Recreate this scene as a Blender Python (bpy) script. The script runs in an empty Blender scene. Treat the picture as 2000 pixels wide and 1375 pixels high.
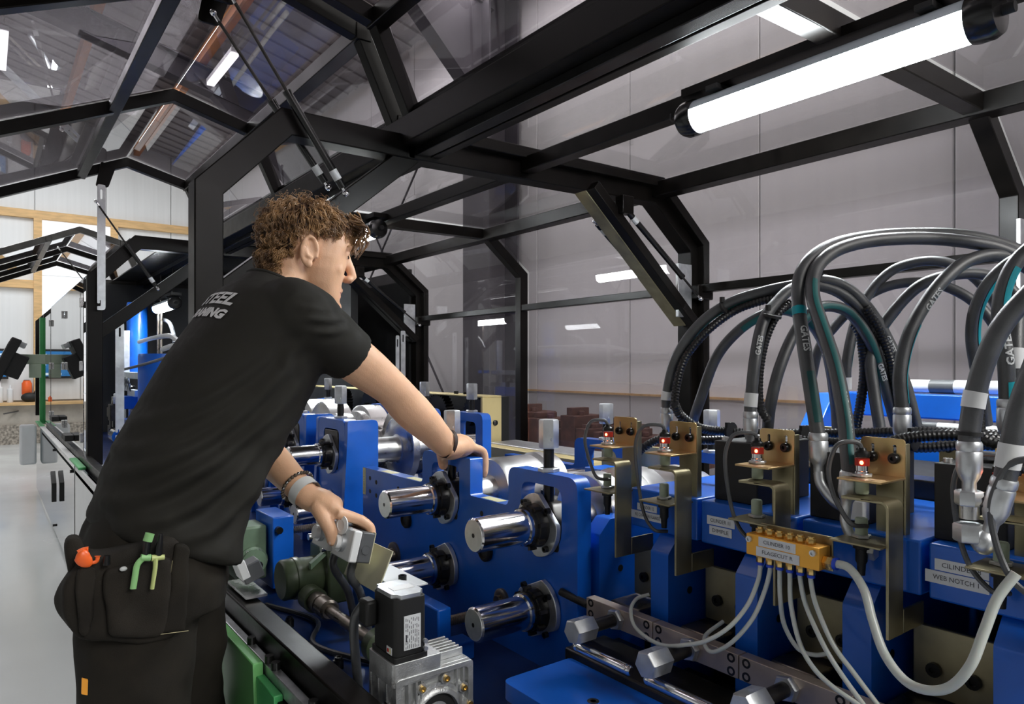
import bpy, bmesh, math, random
from mathutils import Vector, Matrix, noise
from mathutils.geometry import tessellate_polygon
from mathutils.bvhtree import BVHTree

random.seed(7)
scene = bpy.context.scene
COL = scene.collection
PI = math.pi
H = 1.33            # camera height; all builders below work with z measured from the lens height
FPX = 1380.0        # focal length in pixels of a 2000 px wide frame
HORIZ = 715.0

# ------------------------------------------------------------------ camera
cam_d = bpy.data.cameras.new('camera')
cam = bpy.data.objects.new('camera', cam_d)
COL.objects.link(cam)
cam.location = (0, 0, H)
cam_d.sensor_width = 36.0
cam_d.lens = 36.0 * FPX / 2000.0
cam_d.shift_y = (HORIZ - 687.5) / 2000.0
cam_d.clip_start = 0.05
YAW = math.atan2(0.802, 0.598)       # forward = (-0.802, 0.598)
cam.rotation_euler = (PI / 2, 0, YAW)
scene.camera = cam

# ------------------------------------------------------------------ world, lights, exposure
world = bpy.data.worlds.new('world')
scene.world = world
world.use_nodes = True
bg = world.node_tree.nodes['Background']
bg.inputs[0].default_value = (0.86, 0.93, 1.0, 1)
bg.inputs[1].default_value = 0.35
vs = scene.view_settings
vs.view_transform = 'Standard'
vs.look = 'None'
vs.gamma = 1.0
vs.use_curve_mapping = False
vs.exposure = 0.12
scene.cycles.transparent_max_bounces = 24
scene.cycles.max_bounces = 8


def area(name, loc, target, sx, sy, power, color=(1, 1, 1)):
    l = bpy.data.lights.new(name, 'AREA')
    l.shape = 'RECTANGLE'
    l.size = sx
    l.size_y = sy
    l.energy = power
    l.color = color
    o = bpy.data.objects.new(name, l)
    COL.objects.link(o)
    o.location = (loc[0], loc[1], loc[2] + H)
    d = Vector(target) - Vector(loc)
    o.rotation_euler = d.to_track_quat('-Z', 'Y').to_euler()
    return o


# hall light: roof lights above, plus added soft fills from near side and right
area('near_side_fill', (-4.5, -8.6, 0.9), (-3.5, 0, 0.2), 8.0, 3.6, 10, (0.93, 0.97, 1.0))  # added soft daylight fill; no gate opens in the near wall
area('roof_light', (-7.2, -1.7, 4.3), (-7.2, -1.7, 0), 9.0, 1.8, 120, (1.0, 0.985, 0.96))
area('roof_light_far', (-10.5, 0.5, 4.0), (-10.5, 0.8, 0), 5.0, 3.0, 250, (0.97, 0.985, 1.0))
area('roof_light_back', (-2.5, 3.35, 3.3), (-2.5, 3.7, 0), 9.0, 0.5, 84, (1.0, 0.99, 0.97))
area('added_fill_right', (3.2, 1.5, 2.3), (-1.2, 1.3, -.4), 2.4, 1.6, 190, (1.0, 0.98, 0.94))  # added fill brightening the plates' right-hand faces; no lamp hangs there

# ------------------------------------------------------------------ geometry helpers
FW = Vector((-0.802, 0.598, 0)).normalized()
RT = Vector((0.598, 0.802, 0)).normalized()


def ray(px, py):
    return FW + RT * ((px - 1000.0) / FPX) + Vector((0, 0, 1)) * ((HORIZ - py) / FPX)


def PY(px, py, y):
    r = ray(px, py)
    return r * (y / r.y)


def PX(px, py, x):
    r = ray(px, py)
    return r * (x / r.x)


def PZ(px, py, z):
    r = ray(px, py)
    return r * (z / r.z)


def V(*a):
    return Vector(a)


MATS = {}


def nn(nt, t, **kw):
    n = nt.nodes.new(t)
    for k, v in kw.items():
        setattr(n, k, v)
    return n


def mat(name, col, rough=0.5, metal=0.0, var=0.12, vs_=8.0, bump=0.0, bs=150.0, rv=0.12, coat=0.0,
        stretch=(1, 1, 1), emis=None, estr=0.0, spec=0.5, col2=None, sss=0.0):
    m = bpy.data.materials.new(name)
    m.use_nodes = True
    nt = m.node_tree
    b = nt.nodes['Principled BSDF']
    b.inputs['Metallic'].default_value = metal
    b.inputs['Specular IOR Level'].default_value = spec
    b.inputs['Coat Weight'].default_value = coat
    b.inputs['Coat Roughness'].default_value = 0.08
    if sss:
        b.inputs['Subsurface Weight'].default_value = sss
        b.inputs['Subsurface Radius'].default_value = (0.02, 0.008, 0.004)
        b.inputs['Subsurface Scale'].default_value = 0.25
    tc = nn(nt, 'ShaderNodeTexCoord')
    mp = nn(nt, 'ShaderNodeMapping')
    mp.inputs['Scale'].default_value = stretch
    nt.links.new(tc.outputs['Object'], mp.inputs[0])
    nz = nn(nt, 'ShaderNodeTexNoise')
    nz.inputs['Scale'].default_value = vs_
    nz.inputs['Detail'].default_value = 5
    nt.links.new(mp.outputs[0], nz.inputs[0])
    mx = nn(nt, 'ShaderNodeMix', data_type='RGBA')
    if col2 is None:
        c1 = tuple(max(0, c * (1 - var)) for c in col)
        c2 = tuple(min(1, c * (1 + var)) for c in col)
    else:
        c1, c2 = col, col2
    mx.inputs[6].default_value = (*c1, 1)
    mx.inputs[7].default_value = (*c2, 1)
    cr = nn(nt, 'ShaderNodeMapRange')
    cr.inputs[1].default_value = 0.35
    cr.inputs[2].default_value = 0.65
    nt.links.new(nz.outputs[0], cr.inputs[0])
    nt.links.new(cr.outputs[0], mx.inputs[0])
    nt.links.new(mx.outputs[2], b.inputs['Base Color'])
    mr = nn(nt, 'ShaderNodeMapRange')
    mr.inputs[1].default_value = 0.3
    mr.inputs[2].default_value = 0.7
    mr.inputs[3].default_value = max(0.02, rough * (1 - rv))
    mr.inputs[4].default_value = min(1, rough * (1 + rv))
    nt.links.new(nz.outputs[0], mr.inputs[0])
    nt.links.new(mr.outputs[0], b.inputs['Roughness'])
    if bump > 0:
        n2 = nn(nt, 'ShaderNodeTexNoise')
        n2.inputs['Scale'].default_value = bs
        n2.inputs['Detail'].default_value = 3
        nt.links.new(mp.outputs[0], n2.inputs[0])
        bp = nn(nt, 'ShaderNodeBump')
        bp.inputs['Strength'].default_value = bump
        bp.inputs['Distance'].default_value = 0.002
        nt.links.new(n2.outputs[0], bp.inputs['Height'])
        nt.links.new(bp.outputs[0], b.inputs['Normal'])
    if emis:
        b.inputs['Emission Color'].default_value = (*emis, 1)
        b.inputs['Emission Strength'].default_value = estr
    MATS[name] = m
    return m


def pane_mat(name, tint, gl=1.0, ior=1.5, rough=0.01, haze=0.0, hazecol=(.6, .57, .6)):
    m = bpy.data.materials.new(name)
    m.use_nodes = True
    nt = m.node_tree
    nt.nodes.remove(nt.nodes['Principled BSDF'])
    out = nt.nodes['Material Output']
    tr = nn(nt, 'ShaderNodeBsdfTransparent')
    tr.inputs[0].default_value = (*tint, 1)
    g = nn(nt, 'ShaderNodeBsdfGlossy')
    g.inputs['Roughness'].default_value = rough
    geo = nn(nt, 'ShaderNodeNewGeometry')
    mi = nn(nt, 'ShaderNodeMix', data_type='FLOAT')
    mi.inputs[2].default_value = ior
    mi.inputs[3].default_value = 1 / ior
    nt.links.new(geo.outputs['Backfacing'], mi.inputs[0])
    fr = nn(nt, 'ShaderNodeFresnel')
    nt.links.new(mi.outputs[0], fr.inputs['IOR'])
    mu = nn(nt, 'ShaderNodeMath', operation='MULTIPLY', use_clamp=True)
    mu.inputs[1].default_value = gl
    nt.links.new(fr.outputs[0], mu.inputs[0])
    ms = nn(nt, 'ShaderNodeMixShader')
    nt.links.new(mu.outputs[0], ms.inputs[0])
    last = tr
    if haze > 0:
        df = nn(nt, 'ShaderNodeBsdfDiffuse')
        df.inputs[0].default_value = (*hazecol, 1)
        tc = nn(nt, 'ShaderNodeTexCoord')
        nz = nn(nt, 'ShaderNodeTexNoise')
        nz.inputs['Scale'].default_value = 2.5
        nz.inputs['Detail'].default_value = 6
        nt.links.new(tc.outputs['Object'], nz.inputs[0])
        mr = nn(nt, 'ShaderNodeMapRange')
        mr.inputs[1].default_value = 0.3
        mr.inputs[2].default_value = 0.8
        mr.inputs[3].default_value = haze * 0.6
        mr.inputs[4].default_value = haze * 1.6
        nt.links.new(nz.outputs[0], mr.inputs[0])
        m2 = nn(nt, 'ShaderNodeMixShader')
        nt.links.new(mr.outputs[0], m2.inputs[0])
        nt.links.new(tr.outputs[0], m2.inputs[1])
        nt.links.new(df.outputs[0], m2.inputs[2])
        last = m2
    nt.links.new(last.outputs[0], ms.inputs[1])
    nt.links.new(g.outputs[0], ms.inputs[2])
    nt.links.new(ms.outputs[0], out.inputs[0])
    MATS[name] = m
    return m


# --- materials
mat('frame_black', (0.0042, 0.0033, 0.0026), 0.36, var=0.35, vs_=14, bump=0.05, bs=300, spec=0.2)
mat('door_black', (0.005, 0.004, 0.0032), 0.32, var=0.3, vs_=9, bump=0.04, bs=300, spec=0.22)
mat('matte_black', (0.010, 0.010, 0.010), 0.6, var=0.3)
mat('gloss_black', (0.008, 0.008, 0.008), 0.22, var=0.3)
mat('rubber', (0.050, 0.053, 0.057), 0.40, var=0.25, vs_=30, bump=0.2, bs=900, spec=0.9)
mat('conduit', (0.012, 0.012, 0.013), 0.32, var=0.2)
mat('blue', (0.003, 0.115, 0.58), 0.36, var=0.14, vs_=6, bump=0.08, bs=60, coat=0.25)
mat('blue_dark', (0.002, 0.024, 0.13), 0.38, var=0.15, vs_=6, bump=0.08, bs=60, coat=0.2)
mat('chrome', (0.82, 0.82, 0.84), 0.14, metal=1, var=0.05, vs_=20, stretch=(1, 0.1, 1))
mat('shaft_end', (0.85, 0.85, 0.82), 0.34, metal=0.8, var=0.06, vs_=60, bump=0.1, bs=400)
mat('steel', (0.55, 0.55, 0.55), 0.28, metal=1, var=0.12, vs_=18, rv=0.35)
mat('roll_steel', (0.62, 0.62, 0.62), 0.3, metal=1, var=0.14, vs_=9, rv=0.4)
mat('zinc', (0.62, 0.64, 0.66), 0.38, metal=0.85, var=0.12, vs_=40)
mat('aluminium', (0.66, 0.69, 0.71), 0.36, metal=0.75, var=0.1, vs_=25, bump=0.15, bs=260)
mat('cast_aluminium', (0.60, 0.61, 0.61), 0.42, metal=0.8, var=0.14, vs_=30, bump=0.4, bs=300)
mat('dark_steel', (0.045, 0.042, 0.04), 0.35, metal=0.7, var=0.35, vs_=25)
mat('oiled_steel', (0.22, 0.19, 0.16), 0.33, metal=0.85, var=0.25, vs_=20, rv=0.3)
mat('bar_steel', (0.46, 0.385, 0.33), 0.42, metal=0.55, var=0.18, vs_=14, rv=0.3, bump=0.1)
mat('black_oxide', (0.02, 0.02, 0.02), 0.3, metal=0.5, var=0.3)
mat('gold_zinc', (0.58, 0.43, 0.17), 0.33, metal=0.85, var=0.25, vs_=18, rv=0.3, col2=(0.62, 0.40, 0.22))
mat('gold_olive', (0.35, 0.31, 0.19), 0.38, metal=0.8, var=0.2, vs_=12, rv=0.25)
mat('yellow_plate', (0.68, 0.56, 0.27), 0.45, metal=0.25, var=0.06)
mat('brass', (0.75, 0.52, 0.2), 0.28, metal=0.95, var=0.1)
mat('anodised_gold', (0.85, 0.42, 0.06), 0.34, metal=0.55, var=0.06)
mat('white_tube', (0.60, 0.64, 0.60), 0.28, var=0.06, sss=0.2)
mat('white_plastic', (0.78, 0.79, 0.79), 0.4, var=0.03)
mat('grey_plastic', (0.10, 0.105, 0.11), 0.45, var=0.08)
mat('label_white', (0.74, 0.76, 0.78), 0.45, var=0.03)
mat('label_yellow', (0.72, 0.68, 0.38), 0.5, var=0.05)
mat('ink', (0.05, 0.05, 0.06), 0.5, var=0.1)
mat('print_grey', (0.62, 0.64, 0.64), 0.5, var=0.1)
mat('teal', (0.0, 0.30, 0.36), 0.45, var=0.15)
mat('teal_dark', (0.01, 0.10, 0.10), 0.45, var=0.3)
mat('sensor_green', (0.42, 0.50, 0.38), 0.5, var=0.05)
mat('machine_green', (0.16, 0.24, 0.16), 0.42, var=0.1, vs_=20, bump=0.15, bs=200)
mat('motor_olive', (0.055, 0.075, 0.04), 0.35, var=0.2, vs_=20)
mat('green_paint', (0.07, 0.42, 0.13), 0.4, var=0.08)
mat('green_light', (0.16, 0.46, 0.15), 0.4, var=0.06)
mat('led_red', (0.22, 0.018, 0.012), 0.25, var=0.1, emis=(1.0, 0.05, 0.02), estr=0.06)
mat('led_spot', (1.0, 0.2, 0.1), 0.25, var=0.0, emis=(1.0, 0.16, 0.05), estr=16)
mat('tube_glow', (1, 1, 1), 0.4, var=0, emis=(0.93, 0.98, 1.0), estr=95)
mat('hall_glow', (1, 1, 1), 0.4, var=0, emis=(1.0, 1.0, 1.0), estr=4)
mat('tube_clear', (0.55, 0.62, 0.68), 0.15, var=0.03)
mat('blue_ring', (0.01, 0.06, 0.6), 0.4)
mat('wall_panel', (0.80, 0.80, 0.80), 0.42, var=0.02, vs_=1.5, bump=0.12, bs=30, stretch=(14, 14, 0.3))
mat('end_panel', (0.76, 0.78, 0.79), 0.45, var=0.03, vs_=1.5, bump=0.1, bs=30, stretch=(10, 10, 0.3))
mat('roof_sheet', (0.42, 0.41, 0.41), 0.5, var=0.06)
mat('steel_grey', (0.07, 0.065, 0.075), 0.5, var=0.12)
mat('timber', (0.66, 0.43, 0.20), 0.6, var=0.15, vs_=4, stretch=(6, 1, 6), bump=0.1)
mat('orange_timber', (0.55, 0.22, 0.08), 0.6, var=0.2, vs_=4)
mat('concrete', (0.46, 0.43, 0.38), 0.8, var=0.14, vs_=6, bump=0.5, bs=40)
mat('gravel', (0.30, 0.27, 0.23), 0.9, var=0.5, vs_=30, bump=1.0, bs=60)
mat('floor_paint', (0.60, 0.62, 0.62), 0.22, var=0.05, vs_=0.8, rv=0.35, bump=0.03, bs=8)
mat('daylight_door', (0.9, 0.93, 0.95), 0.5, var=0.02, emis=(0.92, 0.96, 1.0), estr=0.4)
mat('screen_blue', (0.02, 0.12, 0.3), 0.3, emis=(0.03, 0.2, 0.5), estr=0.35)
mat('screen_pale', (0.5, 0.6, 0.7), 0.3, emis=(0.6, 0.75, 0.9), estr=0.4)
mat('orange_plastic', (0.85, 0.13, 0.02), 0.4, var=0.05)
mat('brown_iron', (0.16, 0.07, 0.05), 0.6, var=0.3, vs_=14, bump=0.4)
mat('skin', (0.74, 0.44, 0.275), 0.46, var=0.07, vs_=14, bump=0.18, bs=320, sss=0.12)
mat('skin_pink', (0.62, 0.30, 0.22), 0.46, var=0.06, vs_=20, sss=0.12)
mat('lips', (0.50, 0.18, 0.14), 0.4, var=0.05)
mat('nail', (0.70, 0.50, 0.42), 0.3, var=0.03)
mat('cream', (0.62, 0.60, 0.42), 0.45, var=0.05)
mat('hair', (0.085, 0.038, 0.014), 0.38, var=0.4, vs_=25, col2=(0.44, 0.25, 0.105), spec=0.7)
mat('hair_dark', (0.05, 0.023, 0.01), 0.6, var=0.4, vs_=60, bump=1.0, bs=250)
mat('shirt', (0.0175, 0.0165, 0.0135), 0.82, var=0.1, vs_=40, bump=0.12, bs=1200, spec=0.25)
mat('trousers', (0.018, 0.0155, 0.012), 0.88, var=0.25, vs_=16, bump=0.3, bs=900, spec=0.2)
mat('pouch', (0.020, 0.017, 0.0135), 0.85, var=0.3, vs_=12, bump=0.35, bs=700, spec=0.2)
mat('shirt_print', (0.62, 0.62, 0.62), 0.7, var=0.05)
mat('watch_white', (0.70, 0.71, 0.70), 0.5, var=0.03)
mat('brown_band', (0.030, 0.014, 0.011), 0.6)
mat('bead', (0.10, 0.08, 0.06), 0.3, metal=0.3, var=0.5)
mat('pen_green', (0.25, 0.50, 0.20), 0.4, var=0.05)
mat('pen_lime', (0.50, 0.56, 0.22), 0.4, var=0.05)
mat('tag_orange', (0.80, 0.33, 0.03), 0.6, var=0.08)
mat('eye_dark', (0.05, 0.03, 0.02), 0.2)
mat('boot', (0.03, 0.025, 0.02), 0.6)
pane_mat('tint_pane', (0.79, 0.765, 0.78), gl=1.0, haze=0.035, hazecol=(.42, .39, .41))
pane_mat('tint_pane_door', (0.76, 0.73, 0.76), gl=1.6, haze=0.04, hazecol=(.38, .36, .40))
pane_mat('clear_pane', (0.84, 0.90, 0.91), gl=3.0, haze=0.12, hazecol=(.8, .86, .88))
pane_mat('mirror_pane', (0.62, 0.64, 0.66), gl=9.0, haze=0.12, hazecol=(.7, .74, .75))


class MB:
    """collects shapes (z relative to the lens height) and links them as ONE mesh object"""

    def __init__(self):
        self.v = []
        self.f = []

    def add(self, vs, fs):
        o = len(self.v)
        self.v += [Vector(p) for p in vs]
        self.f += [tuple(i + o for i in f) for f in fs]
        return self

    def box(self, c, s, rot=None):
        c = Vector(c)
        pts = []
        for sx in (-.5, .5):
            for sy in (-.5, .5):
                for sz in (-.5, .5):
                    p = Vector((sx * s[0], sy * s[1], sz * s[2]))
                    if rot is not None:
                        p = rot @ p
                    pts.append(c + p)
        return self.add(pts, [(0, 1, 3, 2), (4, 6, 7, 5), (0, 4, 5, 1), (2, 3, 7, 6), (0, 2, 6, 4), (1, 5, 7, 3)])

    def b2(self, x0, x1, y0, y1, z0, z1):
        return self.box(((x0 + x1) / 2, (y0 + y1) / 2, (z0 + z1) / 2), (abs(x1 - x0), abs(y1 - y0), abs(z1 - z0)))

    def beam(self, p, q, w, h, up=(0, 0, 1)):
        p, q = Vector(p), Vector(q)
        d = (q - p)
        L = d.length
        d.normalize()
        up = Vector(up)
        s = d.cross(up)
        if s.length < 1e-4:
            s = d.cross(Vector((1, 0, 0)))
        s.normalize()
        u = s.cross(d)
        R = Matrix((d, s, u)).transposed()
        return self.box((p + q) / 2, (L, w, h), R)

    def prism(self, poly, y0, y1, holes=(), axis='Y'):
        """poly: (a,b) points; axis Y: (x,z); axis X: (y,z); axis Z: (x,y). extruded from y0 to y1"""
        def P(a, b, t):
            if axis == 'Y':
                return (a, t, b)
            if axis == 'X':
                return (t, a, b)
            return (a, b, t)
        loops = [list(poly)] + [list(h) for h in holes]
        tri = tessellate_polygon([[Vector((a, b, 0)) for a, b in l] for l in loops])
        flat = [p for l in loops for p in l]
        n = len(flat)
        vs = [P(a, b, y0) for a, b in flat] + [P(a, b, y1) for a, b in flat]
        fs = [tuple(t) for t in tri] + [tuple(i + n for i in reversed(t)) for t in tri]
        o = 0
        for l in loops:
            m = len(l)
            for i in range(m):
                j = (i + 1) % m
                fs.append((o + i, o + j, o + j + n, o + i + n))
            o += m
        return self.add(vs, fs)

    def cyl(self, p, q, r, r2=None, seg=24, cap=True):
        return self.tube([p, q], [r, r if r2 is None else r2], seg, cap)

    def tube(self, pts, r, seg=10, cap=True, flat=1.0, up=None):
        pts = [Vector(p) for p in pts]
        n = len(pts)
        rr = r if isinstance(r, (list, tuple)) else [r] * n
        tans = []
        for i in range(n):
            a = pts[max(i - 1, 0)]
            b = pts[min(i + 1, n - 1)]
            t = (b - a)
            if t.length < 1e-9:
                t = Vector((0, 0, 1))
            tans.append(t.normalized())
        ref = Vector(up) if up is not None else (Vector((0, 0, 1)) if abs(tans[0].z) < 0.9 else Vector((1, 0, 0)))
        nrm = (ref - tans[0] * ref.dot(tans[0])).normalized()
        vs, fs = [], []
        for i in range(n):
            nrm = (nrm - tans[i] * nrm.dot(tans[i])).normalized()
            bn = tans[i].cross(nrm)
            for k in range(seg):
                a = 2 * PI * k / seg
                vs.append(pts[i] + nrm * (math.cos(a) * rr[i]) + bn * (math.sin(a) * rr[i] * flat))
        for i in range(n - 1):
            for k in range(seg):
                k2 = (k + 1) % seg
                fs.append((i * seg + k, i * seg + k2, (i + 1) * seg + k2, (i + 1) * seg + k))
        if cap:
            fs.append(tuple(reversed(range(seg))))
            fs.append(tuple((n - 1) * seg + k for k in range(seg)))
        return self.add(vs, fs)

    def lathe(self, o, d, prof, seg=32):
        """prof: (r, t) along direction d from o"""
        o = Vector(o)
        d = Vector(d).normalized()
        ref = Vector((0, 0, 1)) if abs(d.z) < 0.9 else Vector((1, 0, 0))
        a1 = d.cross(ref).normalized()
        a2 = d.cross(a1)
        vs, fs = [], []
        for r, t in prof:
            for k in range(seg):
                a = 2 * PI * k / seg
                vs.append(o + d * t + a1 * (r * math.cos(a)) + a2 * (r * math.sin(a)))
        for i in range(len(prof) - 1):
            for k in range(seg):
                k2 = (k + 1) % seg
                fs.append((i * seg + k, i * seg + k2, (i + 1) * seg + k2, (i + 1) * seg + k))
        fs.append(tuple(reversed(range(seg))))
        fs.append(tuple((len(prof) - 1) * seg + k for k in range(seg)))
        return self.add(vs, fs)

    def hexa(self, p, q, r, rot=0.0):
        p, q = Vector(p), Vector(q)
        d = (q - p).normalized()
        ref = Vector((0, 0, 1)) if abs(d.z) < 0.9 else Vector((1, 0, 0))
        a1 = d.cross(ref).normalized()
        a2 = d.cross(a1)
        vs = []
        c = min(0.12 * r, (q - p).length * 0.2)
        for (t, s) in ((p, .9), (p + d * c, 1), (q - d * c, 1), (q, .9)):
            for k in range(6):
                a = rot + PI / 3 * k
                vs.append(t + (a1 * math.cos(a) + a2 * math.sin(a)) * r * s)
        fs = []
        for i in range(3):
            for k in range(6):
                fs.append((i * 6 + k, i * 6 + (k + 1) % 6, i * 6 + 6 + (k + 1) % 6, i * 6 + 6 + k))
        fs.append(tuple(reversed(range(6))))
        fs.append(tuple(18 + k for k in range(6)))
        return self.add(vs, fs)

    def loft(self, rings, cap=True):
        n = len(rings[0])
        vs = [p for r in rings for p in r]
        fs = []
        for i in range(len(rings) - 1):
            for k in range(n):
                k2 = (k + 1) % n
                fs.append((i * n + k, i * n + k2, (i + 1) * n + k2, (i + 1) * n + k))
        if cap:
            fs.append(tuple(reversed(range(n))))
            fs.append(tuple((len(rings) - 1) * n + k for k in range(n)))
        return self.add(vs, fs)

    def sphere(self, c, s, seg=16, rings=10, rot=None):
        c = Vector(c)
        vs, fs = [], []
        for i in range(rings + 1):
            th = PI * i / rings
            for k in range(seg):
                a = 2 * PI * k / seg
                p = Vector((s[0] * math.sin(th) * math.cos(a), s[1] * math.sin(th) * math.sin(a), s[2] * math.cos(th)))
                if rot is not None:
                    p = rot @ p
                vs.append(c + p)
        for i in range(rings):
            for k in range(seg):
                k2 = (k + 1) % seg
                fs.append((i * seg + k, (i + 1) * seg + k, (i + 1) * seg + k2, i * seg + k2))
        return self.add(vs, fs)

    def mesh(self, name, off, merge=False):
        me = bpy.data.meshes.new(name)
        o = Vector(off)
        me.from_pydata([(p.x - o.x, p.y - o.y, p.z + H - o.z) for p in self.v], [], self.f)
        bm = bmesh.new()
        bm.from_mesh(me)
        if merge:
            bmesh.ops.remove_doubles(bm, verts=bm.verts, dist=1e-5)
        bmesh.ops.recalc_face_normals(bm, faces=bm.faces)
        bm.to_mesh(me)
        bm.free()
        return me

    def build(self, name, material, parent=None, loc=None, bev=0.0, smooth=40, label=None, merge=False):
        if parent is not None:
            off = ROOT[parent.name]
        else:
            if loc is None:
                xs = [p.x for p in self.v]
                ys = [p.y for p in self.v]
                zs = [p.z for p in self.v]
                off = Vector(((min(xs) + max(xs)) / 2, (min(ys) + max(ys)) / 2, min(zs) + H))
            else:
                off = Vector((loc[0], loc[1], loc[2] + H))
        me = self.mesh(name, off, merge)
        me.materials.append(MATS[material])
        me.shade_smooth()
        me.set_sharp_from_angle(angle=math.radians(smooth))
        ob = bpy.data.objects.new(name, me)
        COL.objects.link(ob)
        if parent is not None:
            ob.parent = parent
        else:
            ob.location = off
        ROOT[ob.name] = off
        if bev:
            m = ob.modifiers.new('bevel', 'BEVEL')
            m.width = bev
            m.segments = 2
            m.limit_method = 'ANGLE'
            m.angle_limit = math.radians(50)
        if label:
            ob['label'] = label
        return ob


ROOT = {}
UNIT = {}


def thing(name, label, cat, loc, group=None, kind=None):
    o = bpy.data.objects.new(name, None)
    o.empty_display_size = 0.05
    COL.objects.link(o)
    o.location = (loc[0], loc[1], loc[2] + H)
    ROOT[o.name] = Vector(o.location)
    o['label'] = label
    if cat:
        o['category'] = cat
    if group:
        o['group'] = group
    if kind:
        o['kind'] = kind
    return o


def tag(o, label, cat=None, group=None, kind=None):
    o['label'] = label
    if cat:
        o['category'] = cat
    if group:
        o['group'] = group
    if kind:
        o['kind'] = kind
    return o


def struct(o, label=None):
    o['kind'] = 'structure'
    if label:
        o['label'] = label
    return o


def copy_tree(o, delta, parent=None):
    c = o.copy()
    COL.objects.link(c)
    if parent is None:
        c.location = Vector(o.location) + Vector(delta)
    else:
        c.parent = parent
    ROOT[c.name] = ROOT[o.name] + Vector(delta)
    for ch in list(o.children):
        copy_tree(ch, delta, c)
    return c


def rpoly(pts, rad, seg=5):
    """round the corners of a closed 2-d polygon; rad: number or list"""
    n = len(pts)
    out = []
    for i in range(n):
        r = rad[i] if isinstance(rad, (list, tuple)) else rad
        p = Vector(pts[i]).to_2d()
        a = Vector(pts[i - 1]).to_2d()
        b = Vector(pts[(i + 1) % n]).to_2d()
        if r <= 0:
            out.append((p.x, p.y))
            continue
        u = (a - p)
        w = (b - p)
        r2 = min(r, u.length * .45, w.length * .45)
        u.normalize()
        w.normalize()
        s, e = p + u * r2, p + w * r2
        for k in range(seg + 1):
            t = k / seg
            q = s * (1 - t) ** 2 + p * 2 * t * (1 - t) + e * t ** 2
            out.append((q.x, q.y))
    return out


def circ(cx, cz, r, n=24):
    return [(cx + r * math.cos(2 * PI * k / n), cz + r * math.sin(2 * PI * k / n)) for k in range(n)]


def catmull(pts, step=8):
    P = [Vector(p) for p in pts]
    out = []
    n = len(P)
    for i in range(n - 1):
        p0 = P[i - 1] if i > 0 else P[i] * 2 - P[i + 1]
        p1, p2 = P[i], P[i + 1]
        p3 = P[i + 2] if i + 2 < n else P[i + 1] * 2 - P[i]
        for k in range(step):
            t = k / step
            out.append(0.5 * ((2 * p1) + (p2 - p0) * t + (2 * p0 - 5 * p1 + 4 * p2 - p3) * t * t + (3 * p1 - p0 - 3 * p2 + p3) * t ** 3))
    out.append(P[-1])
    return out


def resample(pts, ds):
    out = [pts[0].copy()]
    acc = 0.0
    for i in range(1, len(pts)):
        a, b = pts[i - 1], pts[i]
        L = (b - a).length
        if L < 1e-9:
            continue
        while acc + L >= ds:
            t = (ds - acc) / L
            a = a + (b - a) * t
            out.append(a.copy())
            L = (b - a).length
            acc = 0.0
            if L < 1e-9:
                break
        acc += L
    return out


def text_data(s, size, shear=0.0, res=2, bold=0.0, align='CENTER', extrude=0.0, sub=0.0):
    cu = bpy.data.curves.new('lettering', 'FONT')
    cu.body = s
    cu.size = size
    cu.shear = shear
    cu.resolution_u = res
    cu.offset = bold
    cu.extrude = extrude
    cu.align_x = align
    cu.align_y = 'CENTER'
    o = bpy.data.objects.new('lettering_tmp', cu)
    COL.objects.link(o)
    bpy.context.view_layer.update()
    dg = bpy.context.evaluated_depsgraph_get()
    me = bpy.data.meshes.new_from_object(o.evaluated_get(dg))
    vs = [v.co.copy() for v in me.vertices]
    if sub:
        bm = bmesh.new()
        bm.from_mesh(me)
        bmesh.ops.triangulate(bm, faces=bm.faces)
        for _ in range(3):
            el = [e for e in bm.edges if e.calc_length() > sub]
            if el:
                bmesh.ops.subdivide_edges(bm, edges=el, cuts=1)
                bmesh.ops.triangulate(bm, faces=bm.faces)
        bm.to_mesh(me)
        bm.free()
        vs = [v.co.copy() for v in me.vertices]
    fs = [tuple(p.vertices) for p in me.polygons]
    bpy.data.objects.remove(o)
    bpy.data.meshes.remove(me)
    return vs, fs


def text_on(o, ux, uy, s, size, material, parent, name='lettering', width=None, **kw):
    """flat lettering centred at o, running along ux, upright uy"""
    vs, fs = text_data(s, size, **kw)
    ux, uy = Vector(ux).normalized(), Vector(uy).normalized()
    k = 1.0
    if width and vs:
        w = max(v.x for v in vs) - min(v.x for v in vs)
        k = width / w
    m = MB()
    m.add([Vector(o) + ux * (v.x * k) + uy * v.y for v in vs], fs)
    return m.build(name, material, parent)


def voxel_mesh(mb, size, smooth=4, fac=0.5, name='skin'):
    me = bpy.data.meshes.new('tmp')
    me.from_pydata([tuple(p) for p in mb.v], [], mb.f)
    o = bpy.data.objects.new('tmp', me)
    COL.objects.link(o)
    r = o.modifiers.new('r', 'REMESH')
    r.mode = 'VOXEL'
    r.voxel_size = size
    r.adaptivity = 0
    if smooth:
        s = o.modifiers.new('s', 'SMOOTH')
        s.factor = fac
        s.iterations = smooth
    bpy.context.view_layer.update()
    dg = bpy.context.evaluated_depsgraph_get()
    out = bpy.data.meshes.new_from_object(o.evaluated_get(dg))
    bpy.data.objects.remove(o)
    bpy.data.meshes.remove(me)
    res = MB()
    res.v = [v.co.copy() for v in out.vertices]
    res.f = [tuple(p.vertices) for p in out.polygons]
    bpy.data.meshes.remove(out)
    return res


def sm(a, b, t):
    t = max(0.0, min(1.0, (t - a) / (b - a)))
    return t * t * (3 - 2 * t)

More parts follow.
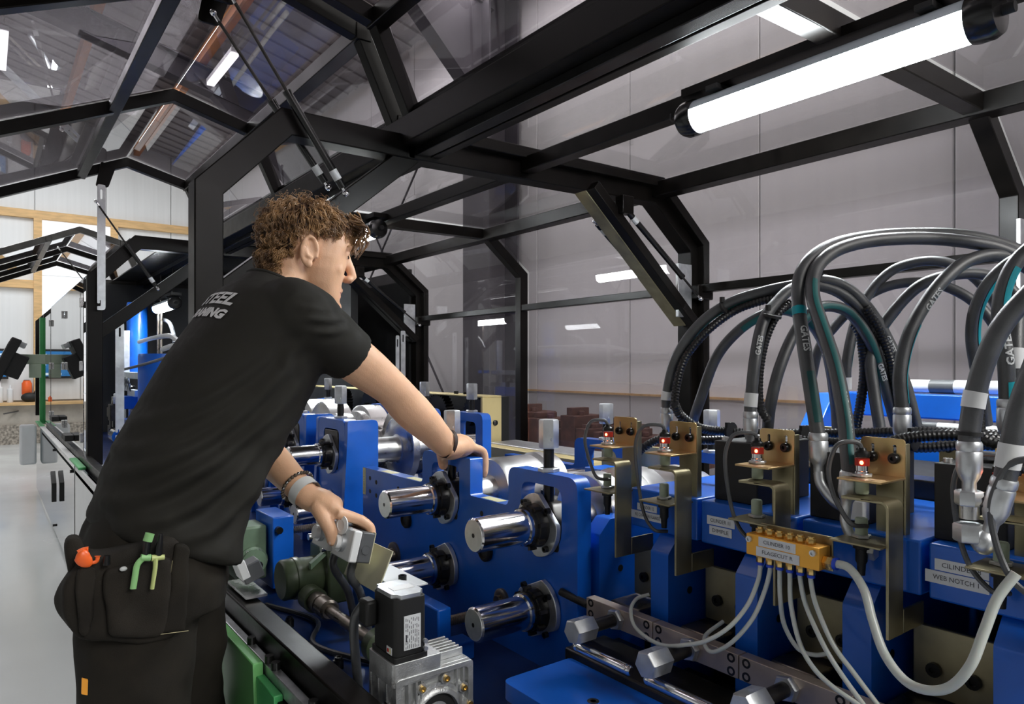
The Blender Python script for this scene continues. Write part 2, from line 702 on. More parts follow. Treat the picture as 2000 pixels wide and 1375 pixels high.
# ================================================================== the hall
FL = -1.33
XL, XR, YB, YN = -15.0, 5.0, 4.0, -9.0
struct(MB().b2(XL - .2, XR + .2, YN - .2, YB + .2, FL - .12, FL).build('floor', 'floor_paint'), 'pale grey glossy painted hall floor')
struct(MB().b2(XR, XR + .15, YN, YB, FL, 5.9).build('wall_right', 'wall_panel'))
struct(MB().b2(XL, XR, YN - .15, YN, FL, 5.0).build('wall_near', 'wall_panel'))
wb = struct(MB().b2(XL, XR, YB + .045, YB + .2, FL, 4.2).build('wall_back', 'end_panel'), 'white sandwich panel wall behind the machine')
x = -1.556 + 1.142 * 5
pmb = None
while x > XL:
    x0 = max(x - 1.142, XL)
    if pmb is None:
        p = MB().b2(x0 + .004, min(x, XR) - .004, YB, YB + .06, FL, 4.2)
        p.build('wall_panel', 'wall_panel', wb, bev=0.006)
    else:
        pass
    MB().b2(x0 + .004, min(x, XR) - .004, YB, YB + .06, FL, 4.2).build('wall_panel', 'wall_panel', wb, bev=0.006)
    x -= 1.142
    pmb = 1
we = struct(MB().b2(XL - .2, XL - .045, YN, YB, FL, 6.0).build('wall_left', 'wall_panel'), 'white end wall with timber rails')
y = YB
while y > YN:
    MB().b2(XL - .06, XL, max(y - 1.1, YN) + .006, y - .006, -.6, 6.0).build('wall_panel', 'end_panel', we, bev=0.005)
    y -= 1.1
struct(MB().b2(XL, XL + .25, YN, YB, -1.0, -.64).build('baseboard_left', 'concrete'), 'cream concrete plinth along the end wall')
struct(MB().b2(XL, XL + .35, YN, YB, FL, -1.0).build('baseboard_left_low', 'gravel'), 'rough stone plinth along the end wall')


def roofz(y):
    return 3.8 + (3.8 - y) * .27 if y > -2.6 else 3.8 + 6.4 * .27 - (-2.6 - y) * .27


cl = struct(MB().prism([(YB + .2, roofz(YB + .2)), (-2.6, roofz(-2.6)), (YN - .2, roofz(YN - .2)), (YN - .2, roofz(YN - .2) + .12),
                        (-2.6, roofz(-2.6) + .12), (YB + .2, roofz(YB + .2) + .12)], XL - .2, XR + .2, axis='X').build('ceiling', 'roof_sheet'), 'grey ribbed metal hall roof')
rb = MB()
for i in range(66):
    xx = XL + .15 + i * .3
    rb.beam((xx, YB, roofz(YB) - .012), (xx, -2.6, roofz(-2.6) - .012), .07, .03, up=(0, 0, 1))
o = rb.build('roof_rib', 'roof_sheet', cl)
o['kind'] = 'stuff'
for i, yy in enumerate((3.45, 2.3, 1.1, -.1, -1.3)):
    struct(MB().b2(XL, XR, yy - .05, yy + .05, roofz(yy) - .22, roofz(yy) - .04).build('trim_%d' % (i + 1), 'orange_timber'), 'orange-brown timber roof purlin')
for i, xx in enumerate((-10.0, -5.4, -.8)):
    r = MB()
    for zz, hh, ww in ((0, .018, .22), (-.30, .018, .22), (-.15, .30, .02)):
        r.beam((xx, 3.75, roofz(3.75) - .24 + zz), (xx, -2.6, roofz(-2.6) - .24 + zz), ww, hh)
    struct(r.build('trim_%d' % (10 + i), 'steel_grey'), 'dark steel roof rafter')
    c = MB()
    c.b2(xx - .23, xx + .2, 3.62, 3.64, FL, 3.5).b2(xx - .23, xx + .2, 3.94, 3.96, FL, 3.5).b2(xx - .02, xx, 3.62, 3.96, FL, 3.5)
    c.prism([(3.65, 3.3), (3.65, 2.4), (2.2, 3.85)], xx - .1, xx + .08, axis='X')
    struct(c.build('trim_%d' % (20 + i), 'steel_grey'), 'dark steel H column by the back wall')

# roof cross-bracing rods
for i, (a, b) in enumerate(((PY(932, 55, 3.9), PY(650, 715, 3.9)), (PY(735, 465, 3.9), PY(880, 800, 3.9)))):
    struct(MB().cyl(a, b, .012, seg=6).build('trim_%d' % (30 + i), 'steel_grey'))

# end wall timber rails and posts
TZ = 2.66


def yat(px, X=XL):
    return PX(px, 500, X).y


t = struct(MB().b2(XL, XL + .1, YN, YB, TZ - .07, TZ + .07).build('trim_40', 'timber'), 'long horizontal timber rail on the end wall')
struct(MB().b2(XL, XL + .1, YN, .72, 1.36, 1.5).build('trim_41', 'timber'), 'lower timber rail left of the bright door')
struct(MB().b2(XL + .001, XL + .12, .68, .80, -.64, TZ - .07).build('trim_42', 'timber'), 'timber post left of the bright door')
struct(MB().b2(XL + .001, XL + .12, 1.86, 1.98, -.64, TZ - .07).build('trim_43', 'timber'), 'timber post right of the bright door')
d1 = struct(MB().b2(XL + .002, XL + .05, .80, 1.86, -1.3, TZ - .08).build('door_1', 'daylight_door'), 'bright white translucent door in the end wall')
for zz in (-.5, .2, .9, 1.6):
    MB().b2(XL + .045, XL + .056, .81, 1.85, zz, zz + .012).build('joint', 'end_panel', d1)

# ceiling lamps of the hall
LAMPY = [(-.9, 4.55)]
first = None
LP = ['bay', 'aisle']
for (xx, yy) in [(-12, .2), (-8.6, .2), (-5.2, .2), (-1.8, .2), (-12, -2.8), (-8.6, -2.8), (-5.2, -2.8), (-1.8, -2.8), (-9.5, 2.4), (-5.9, 2.4), (-12, -6.3), (-8.6, -6.3), (-5.2, -6.3), (-1.8, -6.3)]:
    zz = roofz(yy) - .42
    row = 'beside the back wall' if yy > 1 else ('above the enclosure' if yy > 0 else ('over the operator aisle' if yy > -4 else 'in the farthest row'))
    pos = {-12: 'nearest the end wall', -8.6: 'second from the end wall', -5.2: 'third from the end wall', -1.8: 'nearest the camera', -9.5: 'nearer the end wall', -5.9: 'nearer the camera'}[xx]
    lab = 'white linear hall lamp %s, the one %s' % (row, pos)
    if first is None:
        first = thing('hall_lamp', lab, 'lamp', (xx, yy, zz), 'linear lamps under the hall roof')
        MB().b2(xx - .75, xx + .75, yy - .05, yy + .05, zz, zz + .05).build('lamp_housing', 'white_plastic', first)
        MB().b2(xx - .72, xx + .72, yy - .045, yy + .045, zz - .035, zz).build('diffuser', 'hall_glow', first)
        for s in (-.6, .6):
            MB().cyl((xx + s, yy, zz + .05), (xx + s, yy, zz + .38), .004, seg=6).build('hanger_wire', 'steel', first)
        base = Vector((xx, yy, zz))
    else:
        copy_tree(first, Vector((xx, yy, zz)) - base)['label'] = lab

# ================================================================== enclosure
HY, HZ = 1.265, .84
NEAR = [(.55, -.62), (.55, .55), (.79, .80), (HY, .80)]
FARP = [(HY, .80), (2.57, .82), (2.86, .59), (2.86, -.60)]
XF = [.47, -2.33, -5.13, -7.93]
enc = thing('safety_enclosure', 'black steel machine enclosure frame with tinted panes arching over the forming line', 'enclosure', (-3.7, 1.7, -1.33))


def yz(p, X):
    return (X, p[0], p[1])


def rib(poly, X, w=.08, h=.08):
    """one closed rectangular tube following a YZ polyline in the plane X (mitred)"""
    m = MB()
    P = [Vector((p[0], p[1])) for p in poly]
    n = len(P)
    rings = []
    for i in range(n):
        if i == 0:
            t = (P[1] - P[0]).normalized()
            nr = Vector((-t.y, t.x))
            k = 1
        elif i == n - 1:
            t = (P[-1] - P[-2]).normalized()
            nr = Vector((-t.y, t.x))
            k = 1
        else:
            t1 = (P[i] - P[i - 1]).normalized()
            t2 = (P[i + 1] - P[i]).normalized()
            n1 = Vector((-t1.y, t1.x))
            n2 = Vector((-t2.y, t2.x))
            nr = (n1 + n2).normalized()
            k = 1 / max(.3, nr.dot(n1))
        a = P[i] + nr * (h / 2 * k)
        b = P[i] - nr * (h / 2 * k)
        rings.append([Vector((X - w / 2, a.x, a.y)), Vector((X + w / 2, a.x, a.y)), Vector((X + w / 2, b.x, b.y)), Vector((X - w / 2, b.x, b.y))])
    m.loft(rings)
    return m


for i, X in enumerate(XF):
    rib([(.55, -.62), (.55, .55), (.79, .80), (HY, .80)], X, .085, .085).build('near_arch', 'frame_black', enc, bev=.004)
    rib([(HY - .03, .80), (2.57, .82), (2.86, .59), (2.86, -.60)], X, .085, .085).build('far_arch', 'frame_black', enc, bev=.004)
    for yy in (.55, 2.86):
        MB().b2(X - .035, X + .035, yy - .035, yy + .035, FL, -.60).build('post_foot', 'frame_black', enc, bev=.003)
    # knee braces
    MB().beam((X, 2.12, .80), (X, 2.80, .22), .055, .075, up=(1, 0, 0)).build('knee_brace', 'gold_olive' if i == 1 else 'frame_black', enc, bev=.003)
    MB().beam((X + .052, 2.13, .79), (X + .052, 2.81, .21), .045, .075, up=(1, 0, 0)).build('knee_brace', 'frame_black', enc, bev=.003)
    MB().beam((X, 1.26, .78), (X, .565, .20), .075, .065, up=(1, 0, 0)).build('knee_brace', 'frame_black', enc, bev=.003)
    # hinge block on the far post and galvanised channel
    MB().b2(X + .043, X + .10, 2.80, 2.92, .33, .40).build('hinge_block', 'frame_black', enc, bev=.006)
    MB().b2(X + .044, X + .062, 2.70, 2.80, .24, .50).build('galvanised_channel', 'zinc', enc, bev=.002)
# ribs between the arches on the far side (far doors, closed)
for X in (-.93, -3.73, -6.53):
    rib([(HY + .05, .83), (2.57, .84), (2.86, .60), (2.86, -.60)], X, .06, .06).build('far_door_rib', 'door_black', enc, bev=.003)
    if X == -.93:
        MB().b2(X + .031, X + .045, 2.80, 2.88, .1, .50).build('galvanised_channel', 'zinc', enc, bev=.002)
for X in (-2.27, -2.39, -5.07, -5.19):
    rib([(HY + .05, .86), (2.57, .87), (2.89, .61), (2.89, -.60)], X, .045, .045).build('far_door_rib', 'door_black', enc, bev=.003)
# long rails
MB().b2(-10.8, .55, HY - .06, HY + .06, .80, .90).build('centre_rail', 'frame_black', enc, bev=.004)
MB().b2(-10.8, .55, HY + .065, HY + .10, .775, .80).build('hinge_profile', 'door_black', enc, bev=.002)
MB().b2(-10.8, .55, HY + .00, HY + .05, .772, .80).build('hinge_profile', 'gloss_black', enc, bev=.002)
for a, b in ((-2.37, .5), (-5.17, -2.29), (-7.97, -5.09)):
    MB().b2(a + .085, b - .085, 1.75, 1.81, .79, .85).build('lamp_rail', 'frame_black', enc, bev=.004)
    MB().b2(a + .085, b - .085, 2.53, 2.61, .80, .87).build('shoulder_rail', 'frame_black', enc, bev=.004)
    MB().b2(a + .085, b - .085, 2.835, 2.885, .365, .405).build('mid_rail', 'door_black', enc, bev=.003)
    MB().b2(a + .085, b - .085, 2.835, 2.885, -.60, -.54).build('bottom_rail', 'frame_black', enc, bev=.003)
# far side panes: bent sheets (top, chamfer + wall in one)
edges = [.45, -.93, -2.33, -3.73, -5.13, -6.53, -7.93]
for a, b in zip(edges[:-1], edges[1:]):
    m = MB()
    m.b2(b + .03, a - .03, HY + .06, 2.55, .875, .879)
    m.build('roof_pane', 'tint_pane', enc)
    pts = [(2.59, .872), (2.90, .625), (2.90, -.58)]
    o_ = [(2.594, .876), (2.904, .627), (2.904, -.58)]
    MB().prism(pts + o_[::-1], b + .03, a - .03, axis='X').build('side_pane', 'tint_pane', enc)

# opened near doors (bays 1, 2 and 4) and gas struts
DO = [(HY, .86), (1.10, 1.21), (.73, 1.31), (-.27, .87)]


def lifted_door(x0, x1, xr, parent):
    d = thing if False else None
    fr = MB()
    out = None
    for X in xr:
        r = rib(DO, X, .05, .055)
        fr.add(r.v, r.f)
    for (yy, zz), s in ((DO[1], .06), (DO[3], .05)):
        fr.b2(x0, x1, yy - s / 2, yy + s / 2, zz - s / 2, zz + s / 2)
    yy = .478
    zz = DO[2][1] + (yy - .73) * .44
    fr.b2(x0, x1, yy - .025, yy + .025, zz - .03, zz + .015)
    fr.b2(x0, x1, HY - .03, HY + .03, .905, .94)
    d = fr.build('lifted_door', 'door_black', parent, bev=.003)
    d['label'] = 'raised door frame of black square tube'
    for a, b in zip(xr[:-1], xr[1:]):
        lo, hi = min(a, b) + .02, max(a, b) - .02
        up = [(HY - .02, .90), (1.125, 1.235), (.735, 1.345), (-.27, .905)]
        for k in range(3):
            p, q = Vector(up[k]), Vector(up[k + 1])
            t = (q - p).normalized()
            nr = Vector((t.y, -t.x)) * .004
            p2 = p + t * .004
            q2 = q - t * .004
            MB().prism([(p2.x, p2.y), (q2.x, q2.y), (q2.x + nr.x, q2.y + nr.y), (p2.x + nr.x, p2.y + nr.y)], lo, hi, axis='X').build('pane', 'tint_pane_door', d)
    return d


lifted_door(-2.29, .5, (-2.27, -.93, .47), enc)
lifted_door(-5.15, -2.37, (-2.40, -3.73, -5.13), enc)
lifted_door(-10.7, -7.9, (-7.93, -9.33, -10.7), enc)
# bay 3 and 4 post extras
rib([(.55, -.62), (.55, .55), (.79, .80), (HY, .80)], -10.73, .085, .085).build('near_arch', 'frame_black', enc, bev=.004)


def strut(lo, hi, f=.55, lab=None):
    lo, hi = Vector(lo), Vector(hi)
    m = lo + (hi - lo) * f
    d = (hi - lo).normalized()
    s = MB().cyl(lo + d * .02, m, .0135, seg=16).cyl(m, m + d * .012, .015, seg=16).build('gas_strut', 'gloss_black', enc)
    MB().cyl(m, hi - d * .02, .0055, seg=10).build('strut_rod', 'dark_steel', s)
    for p in (lo, hi):
        MB().sphere(p, (.012, .012, .012), 10, 6).cyl(p - d * .0, p + d * (.03 if p is lo else -.03), .006, seg=8).build('ball_joint', 'chrome', s)
    w = MB()
    w.tube([lo + d * .05, lo + d * .085], .0138, 16, cap=False)
    w.build('strut_label', 'print_grey', s)
    return s


strut((-2.25, .978, .584), (-2.25, .60, 1.14), .52)
strut((-2.42, .984, .64), (-2.42, .593, 1.148), .50)
strut((-5.05, .90, .50), (-5.05, .55, 1.02), .5)
strut((-7.9, .95, .55), (-7.9, .55, 1.12), .4)
# brackets for the upper strut ends
for X in (-2.25, -2.42, -5.05):
    MB().prism(rpoly([(.55, 1.12), (.62, 1.12), (.66, 1.25), (.58, 1.28)], .015), X - .03, X - .02, axis='X').build('strut_bracket', 'frame_black', enc)
# closed struts lying along the far knee braces
for X0, off in ((-2.33, 0), (-5.13, 0), (.47, 0)):
    s = strut((X0 + .10, 2.30, .70), (X0 + .10, 2.82, .33), .72)
    s = strut((X0 - .06, 2.26, .67), (X0 - .06, 2.78, .30), .72)
    MB().b2(X0 + .07, X0 + .12, 2.26, 2.33, .68, .76).build('strut_bracket', 'frame_black', enc, bev=.004)
# door stays: slotted aluminium bars with a hook end


def stay(x, y, z0, z1, w=.045):
    """bar lying in the YZ plane with a slot on top and a hook below"""
    prof = rpoly([(y - w / 2, z1), (y - w / 2, z0 + .03), (y - w / 2 + .014, z0 + .03), (y - w / 2 + .014, z0 + .05), (y - .003, z0 + .05),
                  (y - .003, z0 + .012), (y - w / 2, z0 + .012), (y - w / 2, z0 - .012), (y + w / 2, z0 - .012), (y + w / 2, z1)],
                 [.012, .004, .004, .004, .004, .008, .004, .004, .02, .012], 3)
    hole = rpoly([(y - .006, z1 - .09), (y + .006, z1 - .09), (y + .006, z1 - .03), (y - .006, z1 - .03)], .005, 3)
    return MB().prism(prof[::-1], x, x + .008, holes=[hole], axis='X').build('door_stay', 'aluminium', enc)


stay(-5.06, .58, .36, 1.13)
stay(-5.20, .70, -.46, .28, .05)
stay(-5.02, 2.66, -.3, .28, .04)
stay(-4.96, 2.58, -.3, .24, .03)
# dark bulkhead and roof sheet that close the press bay
MB().b2(-7.88, -7.85, .80, 2.84, -.64, .80).build('bulkhead', 'matte_black', enc)
MB().b2(-7.85, -5.18, 1.0, 2.54, .83, .84).build('roof_sheet', 'gloss_black', enc)
MB().b2(-7.85, -5.18, 2.80, 2.83, -.54, .80).build('rear_sheet', 'matte_black', enc)
# closed near side of the far bays: clear reflecting panes, end plate in green
MB().b2(-7.89, -5.18, .495, .50, -.58, .55).build('side_pane', 'mirror_pane', enc)
MB().prism([(.50, .55), (.76, .83), (.756, .834), (.496, .554)], -7.89, -5.18, axis='X').build('side_pane', 'mirror_pane', enc)
MB().b2(-9.1, -7.97, .495, .50, -.58, .50).build('side_pane', 'clear_pane', enc)
for X in (-5.18, -6.5, -7.86):
    for zz in (-.45, 0, .4):
        MB().b2(X - .02, X + .02, .475, .495, zz - .03, zz + .03).build('pane_hinge', 'steel', enc, bev=.003)
MB().b2(-6.0, -5.75, .44, .495, -.52, -.48).build('handle', 'matte_black', enc, bev=.004)
MB().b2(-7.2, -6.95, .44, .495, -.46, -.42).build('handle', 'matte_black', enc, bev=.004)
MB().b2(-9.16, -9.08, .47, .56, -.62, .52).build('end_plate', 'green_paint', enc)
MB().b2(-9.06, -9.0, .50, .56, -.55, .55).build('end_post', 'frame_black', enc)

# tube lamps under the lamp rails


def tube_lamp(x0, x1, label, y=1.70, z=.742, r=.0465):
    t = thing('tube_lamp', label, 'lamp', ((x0 + x1) / 2, y, z - r))
    m = MB()
    for k in range(13):
        pass
    arc = [(y + r * math.cos(a), z + r * math.sin(a)) for a in [PI * (1.12 + .76 * 1) + 0] ]
    # lower diffuser (glowing part) and clear upper shell
    low = [(y + r * math.cos(a), z + r * math.sin(a)) for a in [PI * (.93 + 1.14 * k / 20) for k in range(21)]]
    MB().prism(low, x0 + .02, x1 - .02, axis='X').build('diffuser', 'tube_glow', t)
    hi = [(y + (r + .001) * math.cos(a), z + (r + .001) * math.sin(a)) for a in [PI * (.07 + .86 * k / 14) for k in range(15)]]
    MB().prism(hi, x0 + .02, x1 - .02, axis='X').build('reflector_shell', 'tube_clear', t)
    for x, s in ((x0, -1), (x1, 1)):
        MB().lathe((x - s * .022, y, z), (s, 0, 0), [(.050, 0), (.053, .01), (.053, .04), (.046, .055), (.02, .06)], 28).build('end_cap', 'gloss_black', t)
        MB().cyl((x + s * .035, y, z), (x + s * .06, y, z), .012, seg=12).build('cable_gland', 'matte_black', t)
    for x in (x0 + .10, x1 - .10):
        MB().b2(x - .02, x + .02, y - .045, y + .06, z + .045, z + .06).build('mounting_clip', 'matte_black', t, bev=.002)
    MB().b2(x0 - .02, x1 + .02, y - .03, y + .05, z + .0605, z + .085).build('mounting_rail', 'door_black', t)
    c = catmull([V(x0 - .05, y, z), V(x0 - .09, y + .01, z + .02), V(x0 - .11, y + .03, z + .05)], 5)
    MB().tube(c, .004, 8).build('cable', 'matte_black', t)
    return t


tube_lamp(-1.373, -.606, 'bright tube lamp with clear shell at upper right, nearest of the enclosure lamps')
tube_lamp(-4.30, -3.50, 'lit tube lamp right behind the man\'s hair')
t3 = tube_lamp(-6.9, -6.2, 'small lit tube lamp over the blue press cylinder', 1.226, .51)
for x in (-6.8, -6.3):
    MB().cyl((x, 1.235, .59), (x, 1.235, .835), .006, seg=8).build('hanger_rod', 'dark_steel', t3)

# ================================================================== machine bed
bed = thing('machine_bed', 'long dark blue machine bed plate with black edge rail along the operator side', 'machine base', (-3.5, 1.5, -1.33))
MB().b2(-8.2, -1.0, .52, 2.45, -.68, -.64).build('bed_plate', 'blue_dark', bed, bev=.003)
MB().b2(-1.0, .6, .80, 2.45, -.72, -.68).build('bed_plate', 'blue_dark', bed, bev=.003)
MB().b2(-8.2, -.6, .475, .525, -.62, -.555).build('edge_rail', 'frame_black', bed, bev=.004)
MB().b2(-2.9, -.6, .452, .470, -.63, -.600).build('edge_strip', 'zinc', bed, bev=.002)
MB().b2(-8.2, -.6, .44, .475, -.66, -.632).build('edge_rail', 'frame_black', bed, bev=.003)
MB().b2(-8.0, .4, .60, .70, -1.33, -.68).build('base_beam', 'frame_black', bed, bev=.004)
MB().b2(-8.0, .4, 2.2, 2.3, -1.33, -.68).build('base_beam', 'frame_black', bed, bev=.004)
MB().prism([(-1.70, -.595), (-1.44, -.595), (-1.36, -1.33), (-1.50, -1.33)], .428, .448).build('gusset_plate', 'green_light', bed, bev=.002)
MB().prism([(-1.44, -.62), (-1.33, -.62), (-1.25, -1.33), (-1.36, -1.33)], .434, .451).build('gusset_plate', 'green_paint', bed, bev=.002)
MB().b2(-1.80, -1.70, .43, .45, -.635, -.598).build('gusset_plate', 'green_paint', bed, bev=.002)
for X in (-1.56, -1.44, -1.40, -1.2):
    MB().cyl((X, .461, -.60), (X, .461, -.585), .009, seg=12).build('bolt', 'black_oxide', bed)
# white skirt panels reaching the floor further down the line
sk = MB().b2(-5.05, -2.9, .44, .452, -1.32, -.60).build('skirt_panel', 'white_plastic', bed, bev=.002)
MB().b2(-9.1, -5.10, .44, .452, -1.30, -.60).build('skirt_panel', 'clear_pane', bed)
MB().b2(-9.05, -5.12, .56, .60, -1.30, -.62).build('skirt_backing', 'white_plastic', bed)
MB().b2(-9.1, -8.3, .43, .47, -.600, -.585).build('green_edge', 'green_paint', bed, bev=.003)
MB().b2(-8.3, -5.3, .43, .47, -.600, -.590).build('clear_edge', 'white_plastic', bed, bev=.002)
MB().b2(-5.3, -4.75, .43, .47, -.600, -.585).build('green_edge', 'green_paint', bed, bev=.003)
MB().prism(rpoly([(-6.42, -.80), (-6.30, -.88), (-6.30, -1.02), (-6.34, -1.02), (-6.34, -.90), (-6.46, -.82)], .006), .40, .43).build('handle', 'matte_black', bed)
for X in (-5.2, -6.6):
    for zz in (-.66, -1.25):
        MB().cyl((X, .425, zz), (X, .44, zz), .01, seg=10).build('bolt', 'black_oxide', bed)
for X, Y in ((-2.05, .60), (-2.0, .68), (-1.72, .60), (-1.5, .70), (-1.42, .60), (-2.5, .6)):
    MB().cyl((X, Y, -.64), (X, Y, -.622), .011, seg=12).lathe((X, Y, -.622), (0, 0, 1), [(.008, 0), (.008, .006), (.005, .006), (.005, .001)], 12).build('bolt', 'black_oxide', bed)

# ================================================================== roll stands
YP, TP = .95, .037      # front face and thickness of the operator side plates
ZU, ZL = -.337, -.515   # upper and lower shaft heights


def round_hole(m, x, z, r, y=YP):
    m.cyl((x, y - .0006, z), (x, y + .004, z), r, seg=12)


def bearing(x, z, parent, y=YP, ang=0.0, s=1.0):
    """flange, nut rings and screws round a shaft"""
    pts = []
    for k in range(48):
        a = 2 * PI * k / 48
        r = .067 * s
        px, pz = r * math.cos(a), r * math.sin(a)
        lim = .052 * s
        # flats on two diagonals
        u = px * math.cos(ang + .8) + pz * math.sin(ang + .8)
        if abs(u) > lim:
            k2 = (abs(u) - lim) * (1 if u > 0 else -1)
            px -= k2 * math.cos(ang + .8)
            pz -= k2 * math.sin(ang + .8)
        pts.append((x + px, z + pz))
    fl = MB().prism(pts, y - .013, y - .001, holes=[circ(x, z, .042 * s)]).build('bearing_flange', 'zinc', parent, bev=.0015)
    MB().lathe((x, y - .004, z), (0, -1, 0), [(.046 * s, 0), (.046 * s, .012), (.044 * s, .016), (.044 * s, .03), (.041 * s, .032), (.041 * s, .040), (.0375 * s, .042)], 40).build('lock_ring', 'black_oxide', fl)
    for k in range(8):
        a = 2 * PI * k / 8 + .2
        c = V(x + .0445 * s * math.cos(a), y - .030, z + .0445 * s * math.sin(a))
        MB().box(c, (.010, .018, .008), Matrix.Rotation(-a, 3, 'Y')).build('ring_notch', 'dark_steel', fl)
    for a in (.2, .2 + PI / 2, .2 + PI, .2 + 1.5 * PI):
        c = V(x + .057 * s * math.cos(a + .5), y - .013, z + .057 * s * math.sin(a + .5))
        MB().lathe(c, (0, -1, 0), [(.0065, 0), (.0065, .009), (.0035, .009), (.0035, .005)], 14).build('screw', 'black_oxide', fl)
    return fl


def shaft(x, z, parent, y0=.775, y1=1.56, r=.0345):
    s = MB().lathe((x, y0, z), (0, 1, 0), [(r - .003, 0), (r, .003), (r, YP - .055 - y0), (r + .004, YP - .053 - y0), (r + .004, YP - .045 - y0), (r, YP - .043 - y0), (r, y1 - y0)], 48).build('shaft', 'chrome', parent)
    MB().lathe((x, y0 - .0008, z), (0, 1, 0), [(.004, .0006), (.0042, 0), (r - .004, 0), (r - .003, .002)], 40).build('shaft_end', 'shaft_end', s)
    MB().cyl((x, y0 - .0012, z), (x, y0, z), .0045, seg=12).build('centre_hole', 'dark_steel', s)
    return s


def roll(x, z, parent, y0, y1, prof, name='forming_roll'):
    """prof list of (r, t in 0..1)"""
    return MB().lathe((x, y0, z), (0, 1, 0), [(r, t * (y1 - y0)) for r, t in prof], 56).build(name, 'roll_steel', parent)


def adjuster(x, y, z, parent, hexh=.062, r=.0215, stud=.05, hx=True):
    s = MB().cyl((x, y, z), (x, y, z + stud), .0115, seg=16)
    s = s.build('adjuster_stud', 'black_oxide', parent)
    MB().hexa((x, y, z - .001), (x, y, z + .009), .023, .3).build('lock_nut', 'zinc', s)
    if hx:
        MB().hexa((x, y, z + stud), (x, y, z + stud + hexh), r, .3).cyl((x + r * .8, y - .006, z + stud + .02), (x + r * .88, y - .006, z + stud + .02), .004, seg=10).build('hex_head', 'zinc', s)
    return s


def arch_poly(x0, x1, ztop, zs):
    return [(x0, zs), (x0, ztop), (x1, ztop), (x1, zs)]


# ---- stand with two arches in front of the man's hand
sa = thing('roll_stand', 'dark blue roll stand with two arches the man\'s right hand rests on', 'machine stand', (-1.55, 1.2, -.64), 'roll stands along the bed')
ZT, ZS = -.226, -.316
out = [(-2.056, -.64), (-2.056, ZS), (-1.680, ZS), (-1.680, ZT), (-1.445, ZT), (-1.445, ZS), (-1.288, ZS), (-1.288, ZT), (-1.055, ZT), (-1.055, -.64)]
rad = [0, .002, .016, .026, .006, .006, .016, .026, .03, 0]
out = rpoly(out, rad, 6)
holes = []
for xc in (-1.5625, -1.1715):
    holes.append(rpoly([(xc - .068, ZU - .05), (xc - .068, ZT - .026), (xc + .068, ZT - .026), (xc + .068, ZU - .05)], [.05, .026, .026, .05], 5)[::-1])
sp = MB().prism(out, YP, YP + TP, holes=holes).build('side_plate', 'blue', sa, bev=.002)
hm = MB()
for x, z in ((-2.005, -.345), (-1.962, -.352), (-2.005, -.385), (-1.962, -.392), (-1.82, -.352), (-1.775, -.36), (-1.395, -.352), (-1.352, -.356), (-1.70, -.60), (-1.34, -.61)):
    round_hole(hm, x, z, .0068)
hm.build('tapped_hole', 'matte_black', sp)
for x, z, r in ((-1.375, -.435, .026), (-1.765, -.43, .024)):
    MB().lathe((x, YP, z), (0, -1, 0), [(r, 0), (r, .008), (r * .8, .012), (r * .72, .012), (r * .66, .006)], 28).build('bore_cap', 'matte_black', sp)
MB().b2(-2.054, -2.036, YP - .0012, YP, -.40, -.318).build('warning_strip', 'label_yellow', sp)
text_on((-2.045, YP - .0016, -.359), (0, 0, 1), (-1, 0, 0), 'ROLSET 4-3 mm', .009, 'ink', sp, width=.066)
for x0, x1 in ((-1.94, -1.87), (-1.78, -1.70), (-1.405, -1.335)):
    MB().b2(x0, x1, YP + .004, YP + .030, ZS, ZS + .0008).build('top_sticker', 'label_yellow', sp)
rp = MB().prism(out, 1.50, 1.50 + TP, holes=holes).build('rear_plate', 'blue', sa, bev=.002)
for xc in (-1.5625, -1.1715):
    for z, fr_ in ((ZU, 1), (ZL, 1)):
        bearing(xc, z, sa, ang=.0 if z == ZU else 1.2)
        shaft(xc, z, sa, .778)
    MB().cyl((xc + .005, YP + .018, ZU + .04), (xc + .005, YP + .018, ZT), .0115, seg=14).build('adjuster_stud', 'black_oxide', sa)
    MB().prism(rpoly([(xc - .06, ZU - .05), (xc - .06, ZU + .012), (xc - .03, ZU + .048), (xc + .03, ZU + .048), (xc + .06, ZU + .012), (xc + .06, ZU - .05)], .01, 3), YP - .0005, YP + TP + .002).build('bearing_block', 'dark_steel', sa, bev=.003)
    adjuster(xc + .005, YP + .018, ZT, sa)
    adjuster(xc + .005, 1.52, ZT, sa)
roll(-1.5625, ZU, sa, 1.00, 1.30, [(.040, 0), (.044, .1), (.044, .3), (.084, .31), (.089, .35), (.089, .74), (.082, .75), (.082, .78), (.094, .80), (.094, .88), (.088, .90), (.088, 1)])
roll(-1.1715, ZU, sa, 1.04, 1.28, [(.04,0),(.05,.05),(.05,.12),(.094,.14),(.098,.17),(.098,.36),(.07,.37),(.07,.50),(.098,.52),(.101,.55),(.101,.63),(.085,.65),(.085,.70),(.096,.72),(.096,.95),(.086,1)])
roll(-1.1715, ZU, sa, 1.31, 1.47, [(.045, 0), (.085, .1), (.09, .13), (.09, .5), (.07, .55), (.07, 1)])
roll(-1.5625, ZL, sa, 1.0, 1.4, [(.05, 0), (.08, .1), (.08, .9), (.05, 1)])
roll(-1.1715, ZL, sa, 1.0, 1.4, [(.05, 0), (.08, .1), (.08, .9), (.05, 1)])
